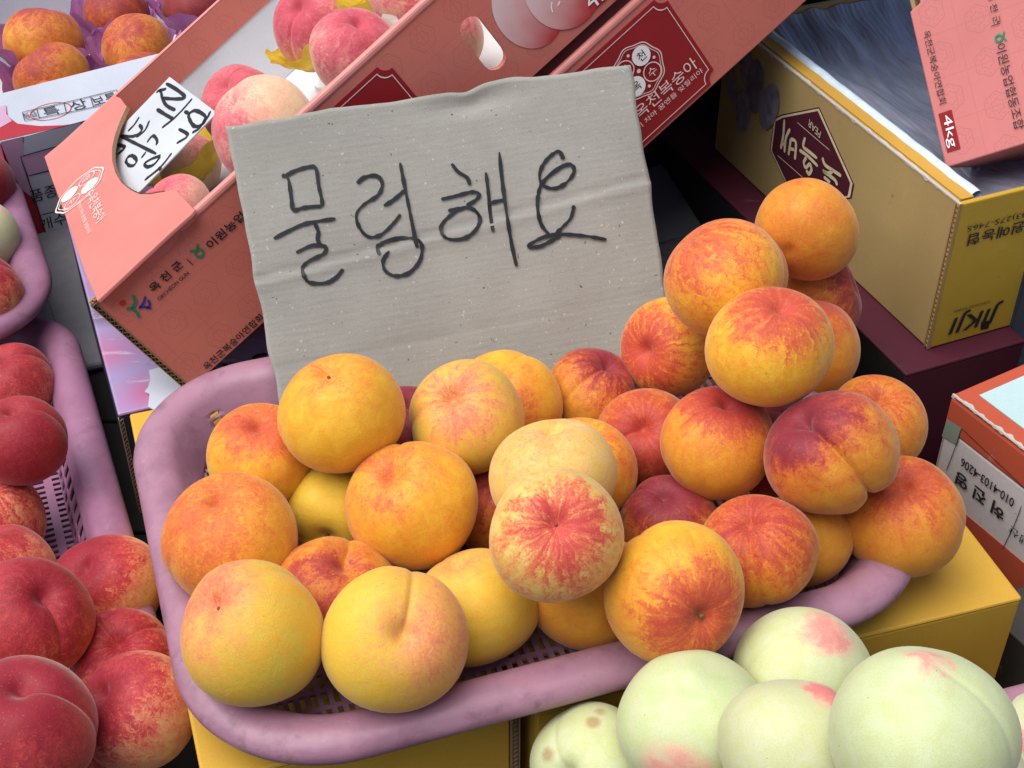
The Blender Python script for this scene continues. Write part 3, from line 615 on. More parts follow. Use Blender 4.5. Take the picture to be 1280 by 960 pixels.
strokes('county_emblem', [[c + BL * a + DW * b for a, b in l] for l in ([(-.003, -.008), (-.0015, -.003), (-.001, .002), (.004, .004), (.007, .010)], [(-.001, .002), (-.005, .005)])], NB, .0024, GREENP, b1, wob=.05)
strokes('county_emblem', [[c + BL * a + DW * b for a, b in l] for l in ([(.002, -.002), (.008, -.001), (.013, .002)], [(.006, -.006), (.010, -.006), (.0125, -.002)], [(.003, -.001), (.006, -.004), (.009, -.009)])], NB, .0019, BLUEP, b1, wob=.05)
# printed fruit and weight mark near the far end
def print_mat(name, ctr, axis, c0_, c1_, c2_, span):
    m = NT(name); co = m.coord('Object'); q = m.vmath('DOT_PRODUCT', co, tuple(axis), 1)
    o0 = ctr.dot(axis); f = m.map(q, o0 - span, o0 + span); f = m.math('ADD', f, m.math('MULTIPLY', m.math('SUBTRACT', m.noise(co, 60, 4), .5), .25))
    m.set(Base_Color=m.ramp(f, [(.1, c0_), (.5, c1_), (.95, c2_)]), Roughness=.48, Specular_IOR_Level=.3); return m.m
pc = fl_(690, -10); off1 = wl(b1)
for dx, dy, sx, sy, k in ((-.024, .004, .029, .036, 0), (.010, -.002, .034, .037, 1)):
    C_ = pc + BL * dx + DW * dy - BW * (.0004 * k)
    pm = print_mat('printed_peach', C_ - off1, (BL * .6 - DW * .8).normalized(), (.72, .54, .55), (.66, .34, .33), (.46, .03, .035), .034)
    mesh('printed_peach', [C_ + BL * (sx * math.cos(i * TAU / 40)) + DW * (sy * math.sin(i * TAU / 40)) for i in range(40)], [tuple(range(40))], pm, b1)
strokes('printed_highlight', [[fl_(x, y) - BW * .0006 for x, y in l] for l in ([(690, 15), (688, 8), (689, 2)], [(696, 7), (699, 1)])], NB, .0012, WINK, b1)
panel('weight_mark', [front(x, y, BO) for x, y in ((737, 4), (741, 14), (757, 0), (775, -25), (752, -25))], BO - BW * .0009, BL, DW, .0006, REDP, b1, bw=0)
text('lettering', '4kg', fl_(751, -8) - BW * .001, BL, DW, WINK, b1, width=.03)
# lettering on the flap
TX, TY, TN = -BW, BL, -BHV
def tp(x, y): return onplane(x, y, BO - BHV * .004, BHV) + TN * .0006
mc = tp(100, 238)
R1 = .030
ring('medallion_ring', mc, TX, TY, R1 * .94, R1, PINKINK, flap, 8, .03); ring('medallion_ring', mc, TX, TY, R1 * .84, R1 * .87, PINKINK, flap, 8, .03)
for k, (dx, dy) in enumerate(((-.36, .36), (.36, .36), (-.36, -.36), (.36, -.36))):
    c = mc + TX * dx * R1 + TY * dy * R1
    if k in (1, 2): ring('medallion_disc', c + TN * .0001, TX, TY, 0, R1 * .34, WINK, flap, n=28)
    else: ring('medallion_ring', c, TX, TY, R1 * .30, R1 * .34, PINKINK, flap, n=28)
    text('lettering', '향천옥수'[k], c + TN * .0002, TX, TY, PINKINK, flap, height=R1 * .34, lift=.0002)
text('lettering', '향수옥천복숭아', tp(119, 254), TX, TY, PINKINK, flap, width=.098, height=.0125, lift=.0001)
text('lettering', '그 맛이 차마 꿈엔들 잊힐리야', tp(105, 271), TX, TY, PINKINK, flap, width=.088, height=.0045, lift=.0001)
# second box below it
B2 = BO + BHV * .124
b2 = thing('peach_box', 'closed salmon pink carton with crimson flower label, wedged under the open salmon carton', 'box', B2 + BHV * bh + BL * .45 + BW * .2, 'salmon pink peach cartons')
l0 = .30; l1 = .95
def b2p(name, poly, O, X, Y_, th, mat, **k): return panel(name, poly, O, X, Y_, th, mat, b2, **k)
b2p('front_panel', rect(l0, -bh, l1, 0), B2, BL, DW, .005, SAL_F)
b2p('back_panel', rect(0, -bh, l1 - l0, 0), B2 + BW * bw + BL * l1, -BL, DW, .005, SAL_F)
b2p('top_panel', rect(l0 + .001, .006, l1 - .001, bw - .006), B2 + BHV * .004, BL, BW, .004, SAL_T)
b2p('floor_panel', rect(l0 + .001, .006, l1 - .001, bw - .006), B2 + BHV * (bh - .006), BL, BW, .004, KRAFT)
b2p('end_panel', rect(.006, -bh + .001, bw - .006, -.006), B2 + BL * (l0 + .001) + BW * bw, -BW, DW, .005, SAL_F)
b2p('end_panel', rect(.006, -bh + .001, bw - .006, -.006), B2 + BL * l1, BW, DW, .005, SAL_F)
b2p('rolled_rim', rect(l0, -.0065, l1, .0008), B2 - BW * .0012, BL, DW, .0085, bpy.data.materials['salmon_fold'], bw=.0025)
lr = front(889, 83, B2)[0]
lb2 = seal(B2, lr, .011, b2, wdt=.135, hgt=.098)
def f2(x, y): return onplane(x, y, B2, BW) - BW * .0016
medallion(f2(797, 88), BL, DW, NB, .0245, lb2, PINKINK)
text('lettering', '향수옥천복숭아', f2(816, 123) , BL, DW, PINKINK, lb2, width=.098, height=.0125)
text('lettering', '그 맛이 차마 꿈엔들 잊힐리야', f2(827, 131), BL, DW, PINKINK, lb2, width=.093, height=.0052)

# pink peaches, tissue and the price card in the open box
GP = 'pink peaches in the open salmon carton'
PPOS = []
for (px, py, rp, off, lab, kw) in (
    (327, 160, 66, .030, 'cream peach mottled with pink, against the top edge of the sign', dict(stem=(285, 130), blush=(275, 190), amt=.10, wdir=.45, wst=.25, wn=.35, pol=.2, groove=.6)),
    (302, 133, 52, .048, 'pink peach with a nose behind the mottled cream one', dict(stem=(280, 110), sut=(300, 90), blush=(300, 110), amt=.45, wdir=.3, wst=.25, wn=.3, pol=.2, groove=1.3)),
    (443, 66, 57, .020, 'rosy peach with a pale scratch beside the yellow tissue', dict(stem=(455, 30), sut=(395, 60), blush=(440, 40), amt=.34, wdir=.45, wst=.45, wn=.35, pol=.3, groove=.5)),
    (398, 32, 56, .040, 'tall rosy peach with a deep stem fold touching the white box wall', dict(stem=(372, 18), sut=(365, 40), blush=(370, 20), amt=.28, wdir=.45, wst=.4, wn=.3, pol=.4, groove=1.5)),
    (222, 262, 47, .028, 'pink and cream peach lying under the price card', dict(stem=(200, 230), blush=(205, 232), amt=.15, wdir=.5, wst=.2, wn=.3, pol=.2)),
    (238, 205, 40, .072, 'pale peach in shade under the yellow tissue', dict(amt=-.1, pol=.1)),
    (588, 66, 50, .050, 'orange pink peach seen through the hand slot of the open carton', dict(amt=.25, pol=.2, wdir=.2)),
    (516, -8, 54, .035, 'pink peach by the box edge beside crumpled tissue', dict(amt=.45, pol=.2, wdir=.2))):
    p = onplane(px, py, BO + BHV * off, BHV) if px != 588 else BO + BL * (f0[0] - .015) + BW * .062 + BHV * .058; t = (p - CAMP).dot(FW); PPOS.append((p, rp * t / FPX))
    peach(p, rp * t / FPX, lab, GP, pal='pink', fuzz=.5, **kw)
def tissue_mat(name, c):
    m = NT(name); co = m.coord(); f = m.noise(co, 55, 4, .6)
    m.set(Base_Color=m.mix(m.map(f, .3, .7), tuple(x * .75 for x in c), c), Roughness=.5, Specular_IOR_Level=.3, Transmission_Weight=0.0)
    tr = m.n('ShaderNodeBsdfTranslucent'); m.put(tr.inputs[0], c); mx = m.n('ShaderNodeMixShader'); m.put(mx.inputs[0], .35)
    m.t.links.new(m.b.outputs[0], mx.inputs[1]); m.t.links.new(tr.outputs[0], mx.inputs[2]); m.t.links.new(mx.outputs[0], m.t.nodes['Material Output'].inputs[0])
    m.bump(m.noise(co, 140, 3), .35, .003); return m.m
YTIS = tissue_mat('yellow_tissue', (.80, .58, .06)); PTIS = tissue_mat('purple_tissue', (.50, .20, .46)); WTIS = tissue_mat('white_tissue', (.80, .80, .74))
def tissue(P, r, axis, mat, label, group, seed, flare=.35, hi=.55, lo=-.75, a0=0, a1=TAU, pts=7):
    """crumpled paper cup round a fruit"""
    rnd = random.Random(seed); z = axis.normalized(); x = z.orthogonal().normalized(); y = z.cross(x); n, k = 90, 12; vs, fs = [], []
    P = V(P); ph = rnd.random() * 10
    for j in range(k + 1):
        f = j / k
        for i in range(n + 1):
            a = a0 + (a1 - a0) * i / n; top = hi + .32 * noise.noise(V((math.cos(a) * 2 + ph, math.sin(a) * 2, 0))) + .20 * abs(math.sin(a * pts / 2 + ph)) 
            h = lo + (top - lo) * f; rad = math.sqrt(max(.1, 1 - min(h, .0) ** 2)) * 1.05 + flare * max(0, f - .3) ** 1.2 * (1 + .6 * noise.noise(V((a * 2.1, ph, f))))
            cr_ = .05 * noise.noise(V((math.cos(a) * 5 + ph, math.sin(a) * 5, f * 4))) + .035 * math.sin(a * 17 + ph + f * 4) * f
            rad += cr_
            vs.append(P + (x * math.cos(a) + y * math.sin(a)) * (rad * r) + z * (h * r))
    for j in range(k):
        for i in range(n): q_ = j * (n + 1) + i; fs.append((q_, q_ + 1, q_ + n + 2, q_ + n + 1))
    o = mesh('tissue_paper', vs, fs, mat, None, True); tag(o, label, 'tissue paper', group); return o
GT = 'crumpled paper round the boxed peaches'
tissue(PPOS[3][0], PPOS[3][1], -BHV, YTIS, 'yellow tissue paper crumpled between the rosy peaches', GT, 3, hi=-.05, flare=.5)
tissue(PPOS[5][0], PPOS[5][1] * .9, -BHV, YTIS, 'yellow tissue paper bunched under the price card', GT, 5, hi=.5, flare=.9)
tissue(PPOS[7][0] + BW * .06, PPOS[7][1], -BHV, YTIS, 'yellow tissue paper standing behind the peach by the box edge', GT, 8, hi=.3, flare=.6)
tissue(PPOS[2][0], PPOS[2][1], -BHV, WTIS, 'white tissue paper round the rosy scratched peach', GT, 9, hi=-.3, flare=.35)
k1, k2, k3 = (onplane(x, y, BO + BHV * o_, BHV) for x, y, o_ in ((112, 200, .013), (212, 96, -.0065), (174, 240, .012)))
CP = k1; CNV = (k2 - k1).cross(k3 - k1).normalized()
if CNV.dot(FW) > 0: CNV = -CNV
CX = (k2 - k1).normalized(); CY = CNV.cross(CX)
def cpx(x, y): p = onplane(x, y, CP, CNV); return ((p - CP).dot(CX), (p - CP).dot(CY))
CARDW = board('white_price_card', (.56, .59, .63), wear=.1, spots=.3)
card = panel('price_card', [cpx(*p) for p in ((212, 96), (271, 141), (262, 150), (174, 240), (150, 250), (112, 200))], CP, CX, CY, .0012, CARDW, None, bw=0)
tag(card, 'white handwritten price card stuck under the flap of the open salmon carton', 'card')
def cz(x, y): return onplane(130 + x / 5.65, 80 + y / 5.65, CP, CNV)
cs = [[(440, 138), (520, 185), (575, 240), (480, 247), (415, 240)], [(372, 200), (400, 190), (415, 245), (445, 295), (505, 327)], [(385, 188), (440, 178)], [(625, 245), (560, 320), (490, 390), (412, 450)], [(375, 320), (430, 355), (490, 390)], [(570, 335), (600, 350)],
      [(600, 350), (650, 330), (720, 375), (690, 430), (640, 440), (605, 390), (600, 350)], [(720, 375), (680, 450), (625, 485)], [(752, 335), (735, 375), (700, 430)], [(530, 460), (595, 505), (515, 560)], [(250, 375), (215, 430), (170, 475)], [(250, 430), (270, 465), (215, 510), (118, 508)],
      [(322, 400), (290, 470), (230, 515)], [(118, 508), (210, 555), (370, 635)], [(305, 555), (345, 508), (375, 535), (375, 570)], [(100, 570), (150, 590), (100, 635)], [(165, 660), (200, 648), (232, 680), (215, 715), (180, 718), (158, 690), (165, 660)], [(300, 620), (265, 665)],
      [(400, 650), (340, 670), (288, 705), (310, 727), (355, 710), (400, 655)], [(480, 630), (400, 730), (290, 820)], [(385, 735), (405, 745)]]
strokes('handwriting', [[cz(*p) for p in l] for l in cs], CNV, .0036, MINK, card, lift=.0005)

# ------------------------------------------------------------ cardboard sign
SIG = {}
tl, tr_, br, bl_ = atd(282, 158, 1.105), atd(788, 80, 1.165), atd(848, 462, 1.165), atd(356, 540, 1.105)
sn = (tr_ - tl).cross(bl_ - tl).normalized()
if sn.dot(FW) > 0: sn = -sn
sgn = thing('cardboard_sign', 'grey cardboard sign with black handwritten Korean lettering standing behind the yellow peaches', 'sign', (bl_ + br) / 2)
m = NT('grey_corrugated_board'); co = m.coord(); sy_ = (bl_ - tl).normalized(); sx_ = (tr_ - tl).normalized(); sy_ = (sy_ - sx_ * sy_.dot(sx_)).normalized()
vv = m.vmath('DOT_PRODUCT', co, tuple(sy_), 1); uu = m.vmath('DOT_PRODUCT', co, tuple(sx_), 1)
wv = m.math('SINE', m.math('MULTIPLY', m.math('ADD', vv, m.math('MULTIPLY', m.noise(co, 16, 3), .004)), TAU / .0052))
sv = m.comb(m.math('MULTIPLY', uu, 60), m.math('MULTIPLY', vv, 330), 0)
fib = m.noise(co, 620, 3, .7); big = m.noise(co, 11, 4); stre = m.noise(sv, 1, 4, .6)
col = m.mix(m.map(big, .3, .7), (.29, .288, .262), (.345, .342, .312)); col = m.mix(m.map(stre, .35, .7, 0, .35), col, (.25, .225, .195)); col = m.mix(m.map(fib, .52, .75, 0, .45), col, (.20, .175, .15))
col = m.mix(m.map(wv, -.2, 1, 0, .035), col, (.22, .20, .17))
col = m.mix(m.map(m.noise(co, 300, 2), .69, .74, 0, .7), col, (.55, .52, .48)); col = m.mix(m.map(m.noise(m.vmath('ADD', co, (3, 3, 3)), 210, 2), .72, .755, 0, .8), col, (.06, .05, .045))
m.set(Base_Color=col, Roughness=.85, Specular_IOR_Level=.12)
m.bump(m.math('ADD', m.math('MULTIPLY', wv, .06), m.math('ADD', m.math('MULTIPLY', fib, .5), big)), .34, .0011); SGM = m.m
nx, ny = 96, 72; vs, fs = [], []
def sag(u, v):                                   # gentle dents and creases of a used board
    h = .0035 * noise.noise(V((u * 2.2, v * 1.7, 3.1))) + .0010 * noise.noise(V((u * 7, v * 5, 1.1)))
    c1 = v - (.50 - .13 * u); h += -.0016 * math.exp(-(c1 / .008) ** 2) + .0010 * math.exp(-((c1 - .022) / .016) ** 2)
    c2 = v - (.80 - .06 * u); h -= .0009 * math.exp(-(c2 / .007) ** 2) * max(0, 1 - u * .7)
    h -= .0045 * math.exp(-((u - .60) / .10) ** 2) * math.exp(-((v - .045 + .03 * (u - .6)) / .030) ** 2)
    h += .012 * max(0, v - .80) * max(0, 1 - u * 3)
    return h
for j in range(ny + 1):
    for i in range(nx + 1):
        u, v = i / nx, j / ny; p = (tl * (1 - u) + tr_ * u) * (1 - v) + (bl_ * (1 - u) + br * u) * v
        e = max(0, 1 - v * 10) * (.0018 * noise.noise(V((u * 5, .3, 0))) + .0012 * noise.noise(V((u * 17, .7, 0))) + .0040 * math.exp(-((u - .58) / .035) ** 2) - .0048 * math.exp(-((u - .68) / .08) ** 2))
        s_ = (max(0, 1 - u * 14) - max(0, u * 14 - 13)) * .0022 * noise.noise(V((0, v * 9, 5 + u)))
        vs.append(p + sy_ * e + sx_ * s_ + sn * sag(u, v))
for j in range(ny):
    for i in range(nx): a = j * (nx + 1) + i; fs.append((a, a + nx + 1, a + nx + 2, a + 1))
sb = mesh('board', vs, fs, SGM, sgn, True); solid(sb, .004, -1)
if (sb.data.polygons[0].normal).dot(sn) < 0:
    sb.data.flip_normals()
def sz(x, y):
    X_, Y_ = 280 + x / 2.2857, 80 + y / 2.2857; p = onplane(X_, Y_, tl, sn)
    d = p - tl; e1, e2 = tr_ - tl, bl_ - tl; a, b, c_ = e1.dot(e1), e1.dot(e2), e2.dot(e2); u = (d.dot(e1) * c_ - d.dot(e2) * b) / (a * c_ - b * b); v = (d.dot(e2) * a - d.dot(e1) * b) / (a * c_ - b * b)
    return p + sn * (sag(u, v) + .0003)
HW = {'a': [[(165, 320), (182, 328), (190, 370), (196, 422)], [(172, 324), (200, 308), (240, 296), (262, 300), (270, 350), (280, 400), (266, 409)], [(196, 422), (230, 412), (272, 408)], [(142, 500), (185, 478), (235, 457), (318, 443)], [(258, 455), (269, 480), (267, 503), (277, 518)], [(206, 540), (250, 520), (288, 522), (285, 542), (245, 562), (225, 580), (228, 605), (245, 625), (290, 626), (320, 610), (340, 586)]],
      'b': [[(380, 342), (400, 325), (435, 320), (452, 342), (440, 375), (400, 402), (378, 430), (385, 465), (410, 493), (445, 490), (480, 460), (504, 430)], [(456, 406), (485, 388), (517, 360)], [(503, 282), (515, 345), (530, 420), (546, 500), (552, 525)], [(552, 498), (510, 497), (468, 505), (440, 520), (443, 545)], [(472, 535), (455, 560), (460, 590), (490, 606), (530, 596), (560, 560), (565, 520), (552, 500)]],
      'c': [[(650, 285), (668, 308), (694, 325), (702, 346)], [(620, 387), (660, 378), (708, 366), (728, 372), (720, 388), (692, 406)], [(640, 420), (685, 411), (715, 418), (731, 442), (720, 472), (690, 497), (650, 502), (625, 490), (621, 462), (650, 430), (692, 408)], [(748, 310), (755, 370), (761, 430), (768, 480)], [(752, 400), (775, 394), (802, 388)], [(786, 252), (795, 340), (808, 440), (822, 520), (835, 578)]],
      'd': [[(969, 273), (955, 250), (925, 270), (905, 300), (901, 330), (915, 350), (945, 356), (977, 340), (999, 310), (992, 289), (968, 292), (930, 318), (905, 347), (896, 380), (895, 420), (906, 460), (928, 488)], [(999, 404), (990, 440), (965, 468), (944, 490)], [(1092, 502), (1030, 492), (960, 487), (910, 496), (868, 521), (900, 522), (935, 505), (962, 488)]]}
for k, ls in HW.items(): strokes('handwriting', [[sz(*p) for p in l] for l in ls], sn, .0029, MINK, sgn, lift=.0007, wob=.4)

# ------------------------------------------------------------ pear carton, upside down on a maroon carton
U23, V23 = axes(22.8)
TAN = board('tan_carton_board', (.42, .31, .13), wear=.1); GOLD = board('gold_carton_board', (.52, .32, .035), wear=.15)
mo = V((.327, .317, 0))
mar = carton('maroon_carton', 'dark maroon closed carton with grey side under the tan pear carton', V((mo.x, mo.y, TZ)), U23, V23, .44, .46, -TZ - .004, {'all': MAROON, 'left': DARKB, 'top': MAROON})
po = V((.352, .350, .001)); PH = .142; pa, pb = .36, .37
pear = thing('pear_carton', 'open tan and gold carton standing upside down, foil lined, before the salmon cartons', 'box', po + U23 * pa / 2 + V23 * pb / 2)
panel('front_panel', rect(0, 0, pa, PH), po, U23, ZU, .005, GOLD, pear)
side = panel('side_panel', rect(.0052, 0, pb, PH), po + V23 * pb + V23 * .0, -V23, ZU, .005, TAN, pear) if False else panel('side_panel', rect(0, 0, pb - .0054, PH), po + V23 * pb, -V23, ZU, .005, TAN, pear)
panel('side_panel', rect(.0054, 0, pb, PH), po + U23 * pa, V23, ZU, .005, TAN, pear)
panel('back_panel', rect(.0054, 0, pa - .0054, PH), po + V23 * pb + U23 * pa, -U23, ZU, .005, TAN, pear)
panel('floor_panel', rect(.006, .006, pa - .006, pb - .006), po + ZU * .004, U23, V23, .003, KRAFT, pear)
corrugated('corrugated_edge', po - U23 * .0012 + V23 * .0, po - U23 * .0012 + ZU * PH, -V23, -.0045, U23 * .004, KRAFT, pear)
# frayed white top edge and amber inner lip along the side
rnd = random.Random(3); vs, fs = [], []
n = 170
for i in range(n + 1):
    p = po + V23 * (pb * i / n) + ZU * PH; w0, w1 = .0002 + .0036 * max(0, noise.noise(V((i * .27, 4.1, 0)))) + .0004 * rnd.random(), .0002 + .0036 * max(0, noise.noise(V((i * .22, 6.6, 0)))) + .0004 * rnd.random()
    vs += [p - U23 * .0006 - ZU * w0, p - U23 * .0004 + ZU * .0008, p + U23 * (.001 + w1) + ZU * .0009]
    if i: k = 3 * i; fs += [(k - 3, k - 2, k + 1, k), (k - 2, k - 1, k + 2, k + 1)]
mesh('frayed_edge', vs, fs, board('torn_white_board', (.48, .46, .42), wear=.6, fib=260), pear)
panel('inner_lip', rect(.006, 0, pb - .004, .012), po + U23 * .0052 + ZU * (PH + .0006), V23, U23, -.0018, board('amber_board', (.52, .30, .05)), pear, bw=0)
FOIL = NT('foil_lining'); co = FOIL.coord(); uu = FOIL.vmath('DOT_PRODUCT', co, tuple(V23), 1); vv = FOIL.vmath('DOT_PRODUCT', co, tuple(U23), 1)
wr = FOIL.noise(FOIL.comb(FOIL.math('MULTIPLY', uu, 22), FOIL.math('MULTIPLY', vv, 95), 0), 1, 5, .6, .8)
rib = FOIL.math('SINE', FOIL.math('MULTIPLY', FOIL.math('ADD', vv, FOIL.math('MULTIPLY', FOIL.noise(co, 14, 3), .006)), TAU / .006))
FOIL.set(Base_Color=FOIL.mix(FOIL.map(wr, .3, .7), (.21, .22, .30), (.36, .38, .48)), Metallic=.3, Roughness=.42, Specular_IOR_Level=.5)
FOIL.bump(FOIL.math('ADD', wr, FOIL.math('MULTIPLY', rib, .05)), .5, .004)
vs, fs = [], []; nx, ny = 70, 70
for j in range(ny + 1):
    for i in range(nx + 1):
        a, b = .018 + (pa - .03) * i / nx, .007 + (pb - .014) * j / ny; e = min(i, nx - i, j, ny - j) / nx
        z = PH - .004 - .028 * min(1, e * 5) ** .7 + .010 * noise.noise(V((a * 22, b * 9, .4))) * min(1, e * 9) + .004 * noise.noise(V((a * 60, b * 22, 2)))
        vs.append(po + U23 * a + V23 * b + ZU * z)
for j in range(ny):
    for i in range(nx): k = j * (nx + 1) + i; fs.append((k, k + 1, k + nx + 2, k + nx + 1))
mesh('foil_lining', vs, fs, FOIL.m, pear, True)
vs, fs = [], []                                       # padded bead of the lining along the side
for i in range(61):
    c = po + V23 * (.008 + (pb - .016) * i / 60) + U23 * (.0215 + .0012 * noise.noise(V((i * .3, 0, 0)))) + ZU * (PH - .001)
    for k in range(10): a = TAU * k / 10; vs.append(c + U23 * (.0052 * math.cos(a)) + ZU * (.0045 * math.sin(a)))
    if i: fs += [((i - 1) * 10 + k, (i - 1) * 10 + (k + 1) % 10, i * 10 + (k + 1) % 10, i * 10 + k) for k in range(10)]
mesh('padded_bead', vs, fs, flat('pale_foam', (.50, .62, .74), .45, .4, .15), pear, True)
SN = -U23
def sp_(x, y): return onplane(x, y, po, U23) - U23 * .0006
def sp2(x, y): p = onplane(x, y, po, U23) - po; return (-(p.dot(V23)), p.z)
def oz(x, y): return 950 + x / 8, 120 + y / 8
octo = [(150, 235), (225, 197), (590, 125), (930, 880), (905, 1010), (480, 1100), (262, 862), (112, 540)]
oc = (sum(p[0] for p in octo) / 8, sum(p[1] for p in octo) / 8)
def shr(f): return [sp2(*oz(oc[0] + (x - oc[0]) * f, oc[1] + (y - oc[1]) * f)) for x, y in octo]
o1 = panel('maroon_emblem', shr(1.03), po - U23 * .0004, -V23, ZU, .0003, MAROON, pear, bw=0)
panel('cream_border', shr(1.0), po - U23 * .0007, -V23, ZU, .0003, CREAM, o1, bw=0)
panel('maroon_field', shr(.955), po - U23 * .0010, -V23, ZU, .0003, MAROON, o1, bw=0)
OS = [[(258, 232), (245, 400), (220, 525)], [(314, 326), (272, 420), (258, 562)], [(226, 470), (262, 482)], [(320, 428), (312, 500), (298, 588)], [(320, 428), (372, 462), (362, 632)], [(314, 522), (358, 536)], [(466, 412), (446, 500), (500, 550), (585, 618)], [(408, 538), (470, 580), (505, 610), (592, 698)], [(478, 610), (452, 660), (470, 712), (512, 680), (528, 738), (500, 776), (478, 736)],
      [(638, 612), (664, 684), (745, 742), (826, 796)], [(745, 742), (700, 770), (640, 742)], [(640, 742), (705, 790), (765, 838), (786, 890)], [(652, 805), (715, 862)]]
strokes('brush_lettering', [[sp_(*oz(*p)) for p in l] for l in OS], SN, .0034, CREAM, o1, lift=.0009, wob=.1)
for l in ([(385, 260), (550, 402), (712, 540)], [(188, 590), (310, 696), (445, 815)]): strokes('emblem_line', [[sp_(*oz(*p)) for p in l]], SN, .0007, CREAM, o1, lift=.0009, wob=0)
pdn = (sp_(*oz(500, 255)) - sp_(*oz(620, 385))).normalized()
text('lettering', 'PEAR', sp_(*oz(560, 322)) - U23 * .0006, pdn * 1.0, (SN.cross(pdn)), CREAM, o1, width=.021, height=.007)
PLUM = flat('printed_plum', (.16, .14, .17), .6, .2, .35, 90); PLUM2 = flat('printed_plum_light', (.21, .19, .23), .6, .2, .35, 90)
for k, (x, y, a, b, r_) in enumerate(((934, 82, 12, 22, .2), (945, 108, 16, 28, 0), (930, 138, 14, 22, .1), (963, 133, 15, 27, -.3), (917, 105, 10, 18, .3))):
    c = sp_(x, y) - U23 * (.0003 + .00025 * k); kx = 1.0 / 1020
    mesh('printed_plum', [c - V23 * ((a * math.cos(q_) * math.cos(r_) - b * math.sin(q_) * math.sin(r_)) * kx) + ZU * ((a * math.cos(q_) * math.sin(r_) + b * math.sin(q_) * math.cos(r_)) * kx) for q_ in [TAU * i / 28 for i in range(28)]], [tuple(range(28))], PLUM if k % 2 else PLUM2, pear)
def pf(x, y): return onplane(x, y, po, V23) - V23 * .0006
text('lettering', 'JIKJI', pf(1219, 396), -U23, -ZU, BINK, pear, width=.052, height=.022, shear=.15, bold=.012)
text('lettering', 'CHEONGJU KOREA', pf(1214, 382), -U23, -ZU, BINK, pear, width=.038, height=.0032)
mesh('print_block', [pf(*p) for p in ((1226, 402), (1237, 400), (1235, 410), (1225, 412))], [(0, 1, 2, 3)], BINK, pear)
text('lettering', '충북원예농협', pf(1263, 286), -U23, -ZU, BINK, pear, width=.085, height=.0115, bold=.012)
text('lettering', 'TEL.043)275-7465', pf(1263, 271), -U23, -ZU, BINK, pear, width=.085, height=.0068)

# ------------------------------------------------------------ salmon box lying on the foil
q0, q1, q2 = atd(1137, 15, 1.195), atd(1182, 210, 1.190), atd(1281, 181, 1.145)
ex = (q1 - q0).normalized(); ey = (q2 - q1); ey = (ey - ex * ey.dot(ex)).normalized(); en = ex.cross(ey).normalized()
if en.dot(FW) > 0: en = -en
SAL_S = salmon_print('salmon_print_small', ex, ey, c=(.60, .20, .19))
b6 = thing('peach_box', 'salmon pink carton marked 4kg resting on the foil of the pear carton', 'box', q1, 'salmon pink peach cartons')
hl = (q1 - q0).length; LL = .34; EW = .108
F0 = q1 - ex * LL
n6 = hl
panel('end_panel', [(LL - hl, 0), (LL, 0), (LL, EW - .0002), (0, EW - .0002), (0, .012), (LL - hl - .010, .012), (LL - hl - .004, .010)], F0, ex, ey, .004 if ex.cross(ey).dot(en) > 0 else -.004, SAL_S, b6)
panel('side_panel', rect(0, 0, LL, .11), F0 + ey * EW - en * .0, ex, -en, .004 if ex.cross(-en).dot(ey) > 0 else -.004, SAL_F, b6)
panel('side_panel', rect(0, 0, LL, .11), F0 - en * .0045 + ey * .0001, ex, -en, .004 if ex.cross(-en).dot(ey) < 0 else -.004, KRAFT, b6)
panel('bottom_panel', rect(0, .005, .105, EW - .005), q1 - en * .0045 - ex * .0002, -en, ey, .004, SAL_F, b6)
def ff(x, y): return onplane(x, y, q1, en) + en * .0006
EX, EY = ex, (en.cross(ex)).normalized()
text('lettering', '옥천군복숭아연합회', ff(1169, 84), EX, EY, BINK, b6, width=.062, height=.0065)
text('lettering', '이원농업협동조합', ff(1263, 108), EX, EY, BINK, b6, width=.070, height=.0085)
text('lettering', '옥 천 군', ff(1243, 10), EX, EY, BINK, b6, width=.026, height=.006)
text('lettering', '|', ff(1245, 31), EX, EY, BINK, b6, height=.0075)
co_mark(ff(1249, 48), EX, EY, .0062, en, b6)
c = ff(1187, 164); wm = panel('weight_mark', rect(-.0165, -.0058, .0165, .0058), c, EX, EY, .0004, REDP, b6, bw=0)
text('lettering', '4kg', c, EX, EY, WINK, wm, width=.027, height=.0095)

# ------------------------------------------------------------ grower's carton with name label, and dark clutter
z5 = .03; g0 = atz(1190, 497, z5); g1 = atz(1280, 566, z5)
gx = (g1 - g0); gx.z = 0; gx.normalize(); gy = V((-gx.y, gx.x, 0))
gro = thing('grower_carton', 'red edged white carton with upside down grower name label beside the yellow carton', 'box', V((g0.x, g0.y, TZ)) + gx * .15 + gy * .12)
GH = z5 - TZ; ga, gb = .21, .26
gw = board('white_label_board', (.60, .58, .60), wear=.35, fib=300)
gO = V((g0.x, g0.y, TZ))
panel('label_panel', rect(0, 0, ga, GH - .0305), gO, gx, ZU, .004, gw, gro)
panel('red_band', rect(-.0008, GH - .030, ga, GH), gO - gy * .0006, gx, ZU, .0046, REDEDGE, gro, bw=.002)
panel('red_band', rect(0, 0, ga, onplane(1230, 661, gO, gy).z - TZ), gO - gy * .0009, gx, ZU, .0006, REDEDGE, gro, bw=0)
panel('end_panel', rect(0, 0, gb, GH), gO + gy * gb, -gy, ZU, .004, gw, gro)
panel('end_panel', rect(.005, 0, gb, GH), gO + gx * ga, gy, ZU, .004, gw, gro)
panel('top_panel', rect(0, 0, ga, gb), gO + ZU * (GH + .0035), gx, gy, .003, REDEDGE, gro, bw=.002)
panel('pale_sheet', rect(.012, .016, ga - .014, gb - .014), gO + ZU * (GH + .0045), gx, gy, .0008, TEALP, gro, bw=0)
rnd = random.Random(5)
vs, fs = [], []
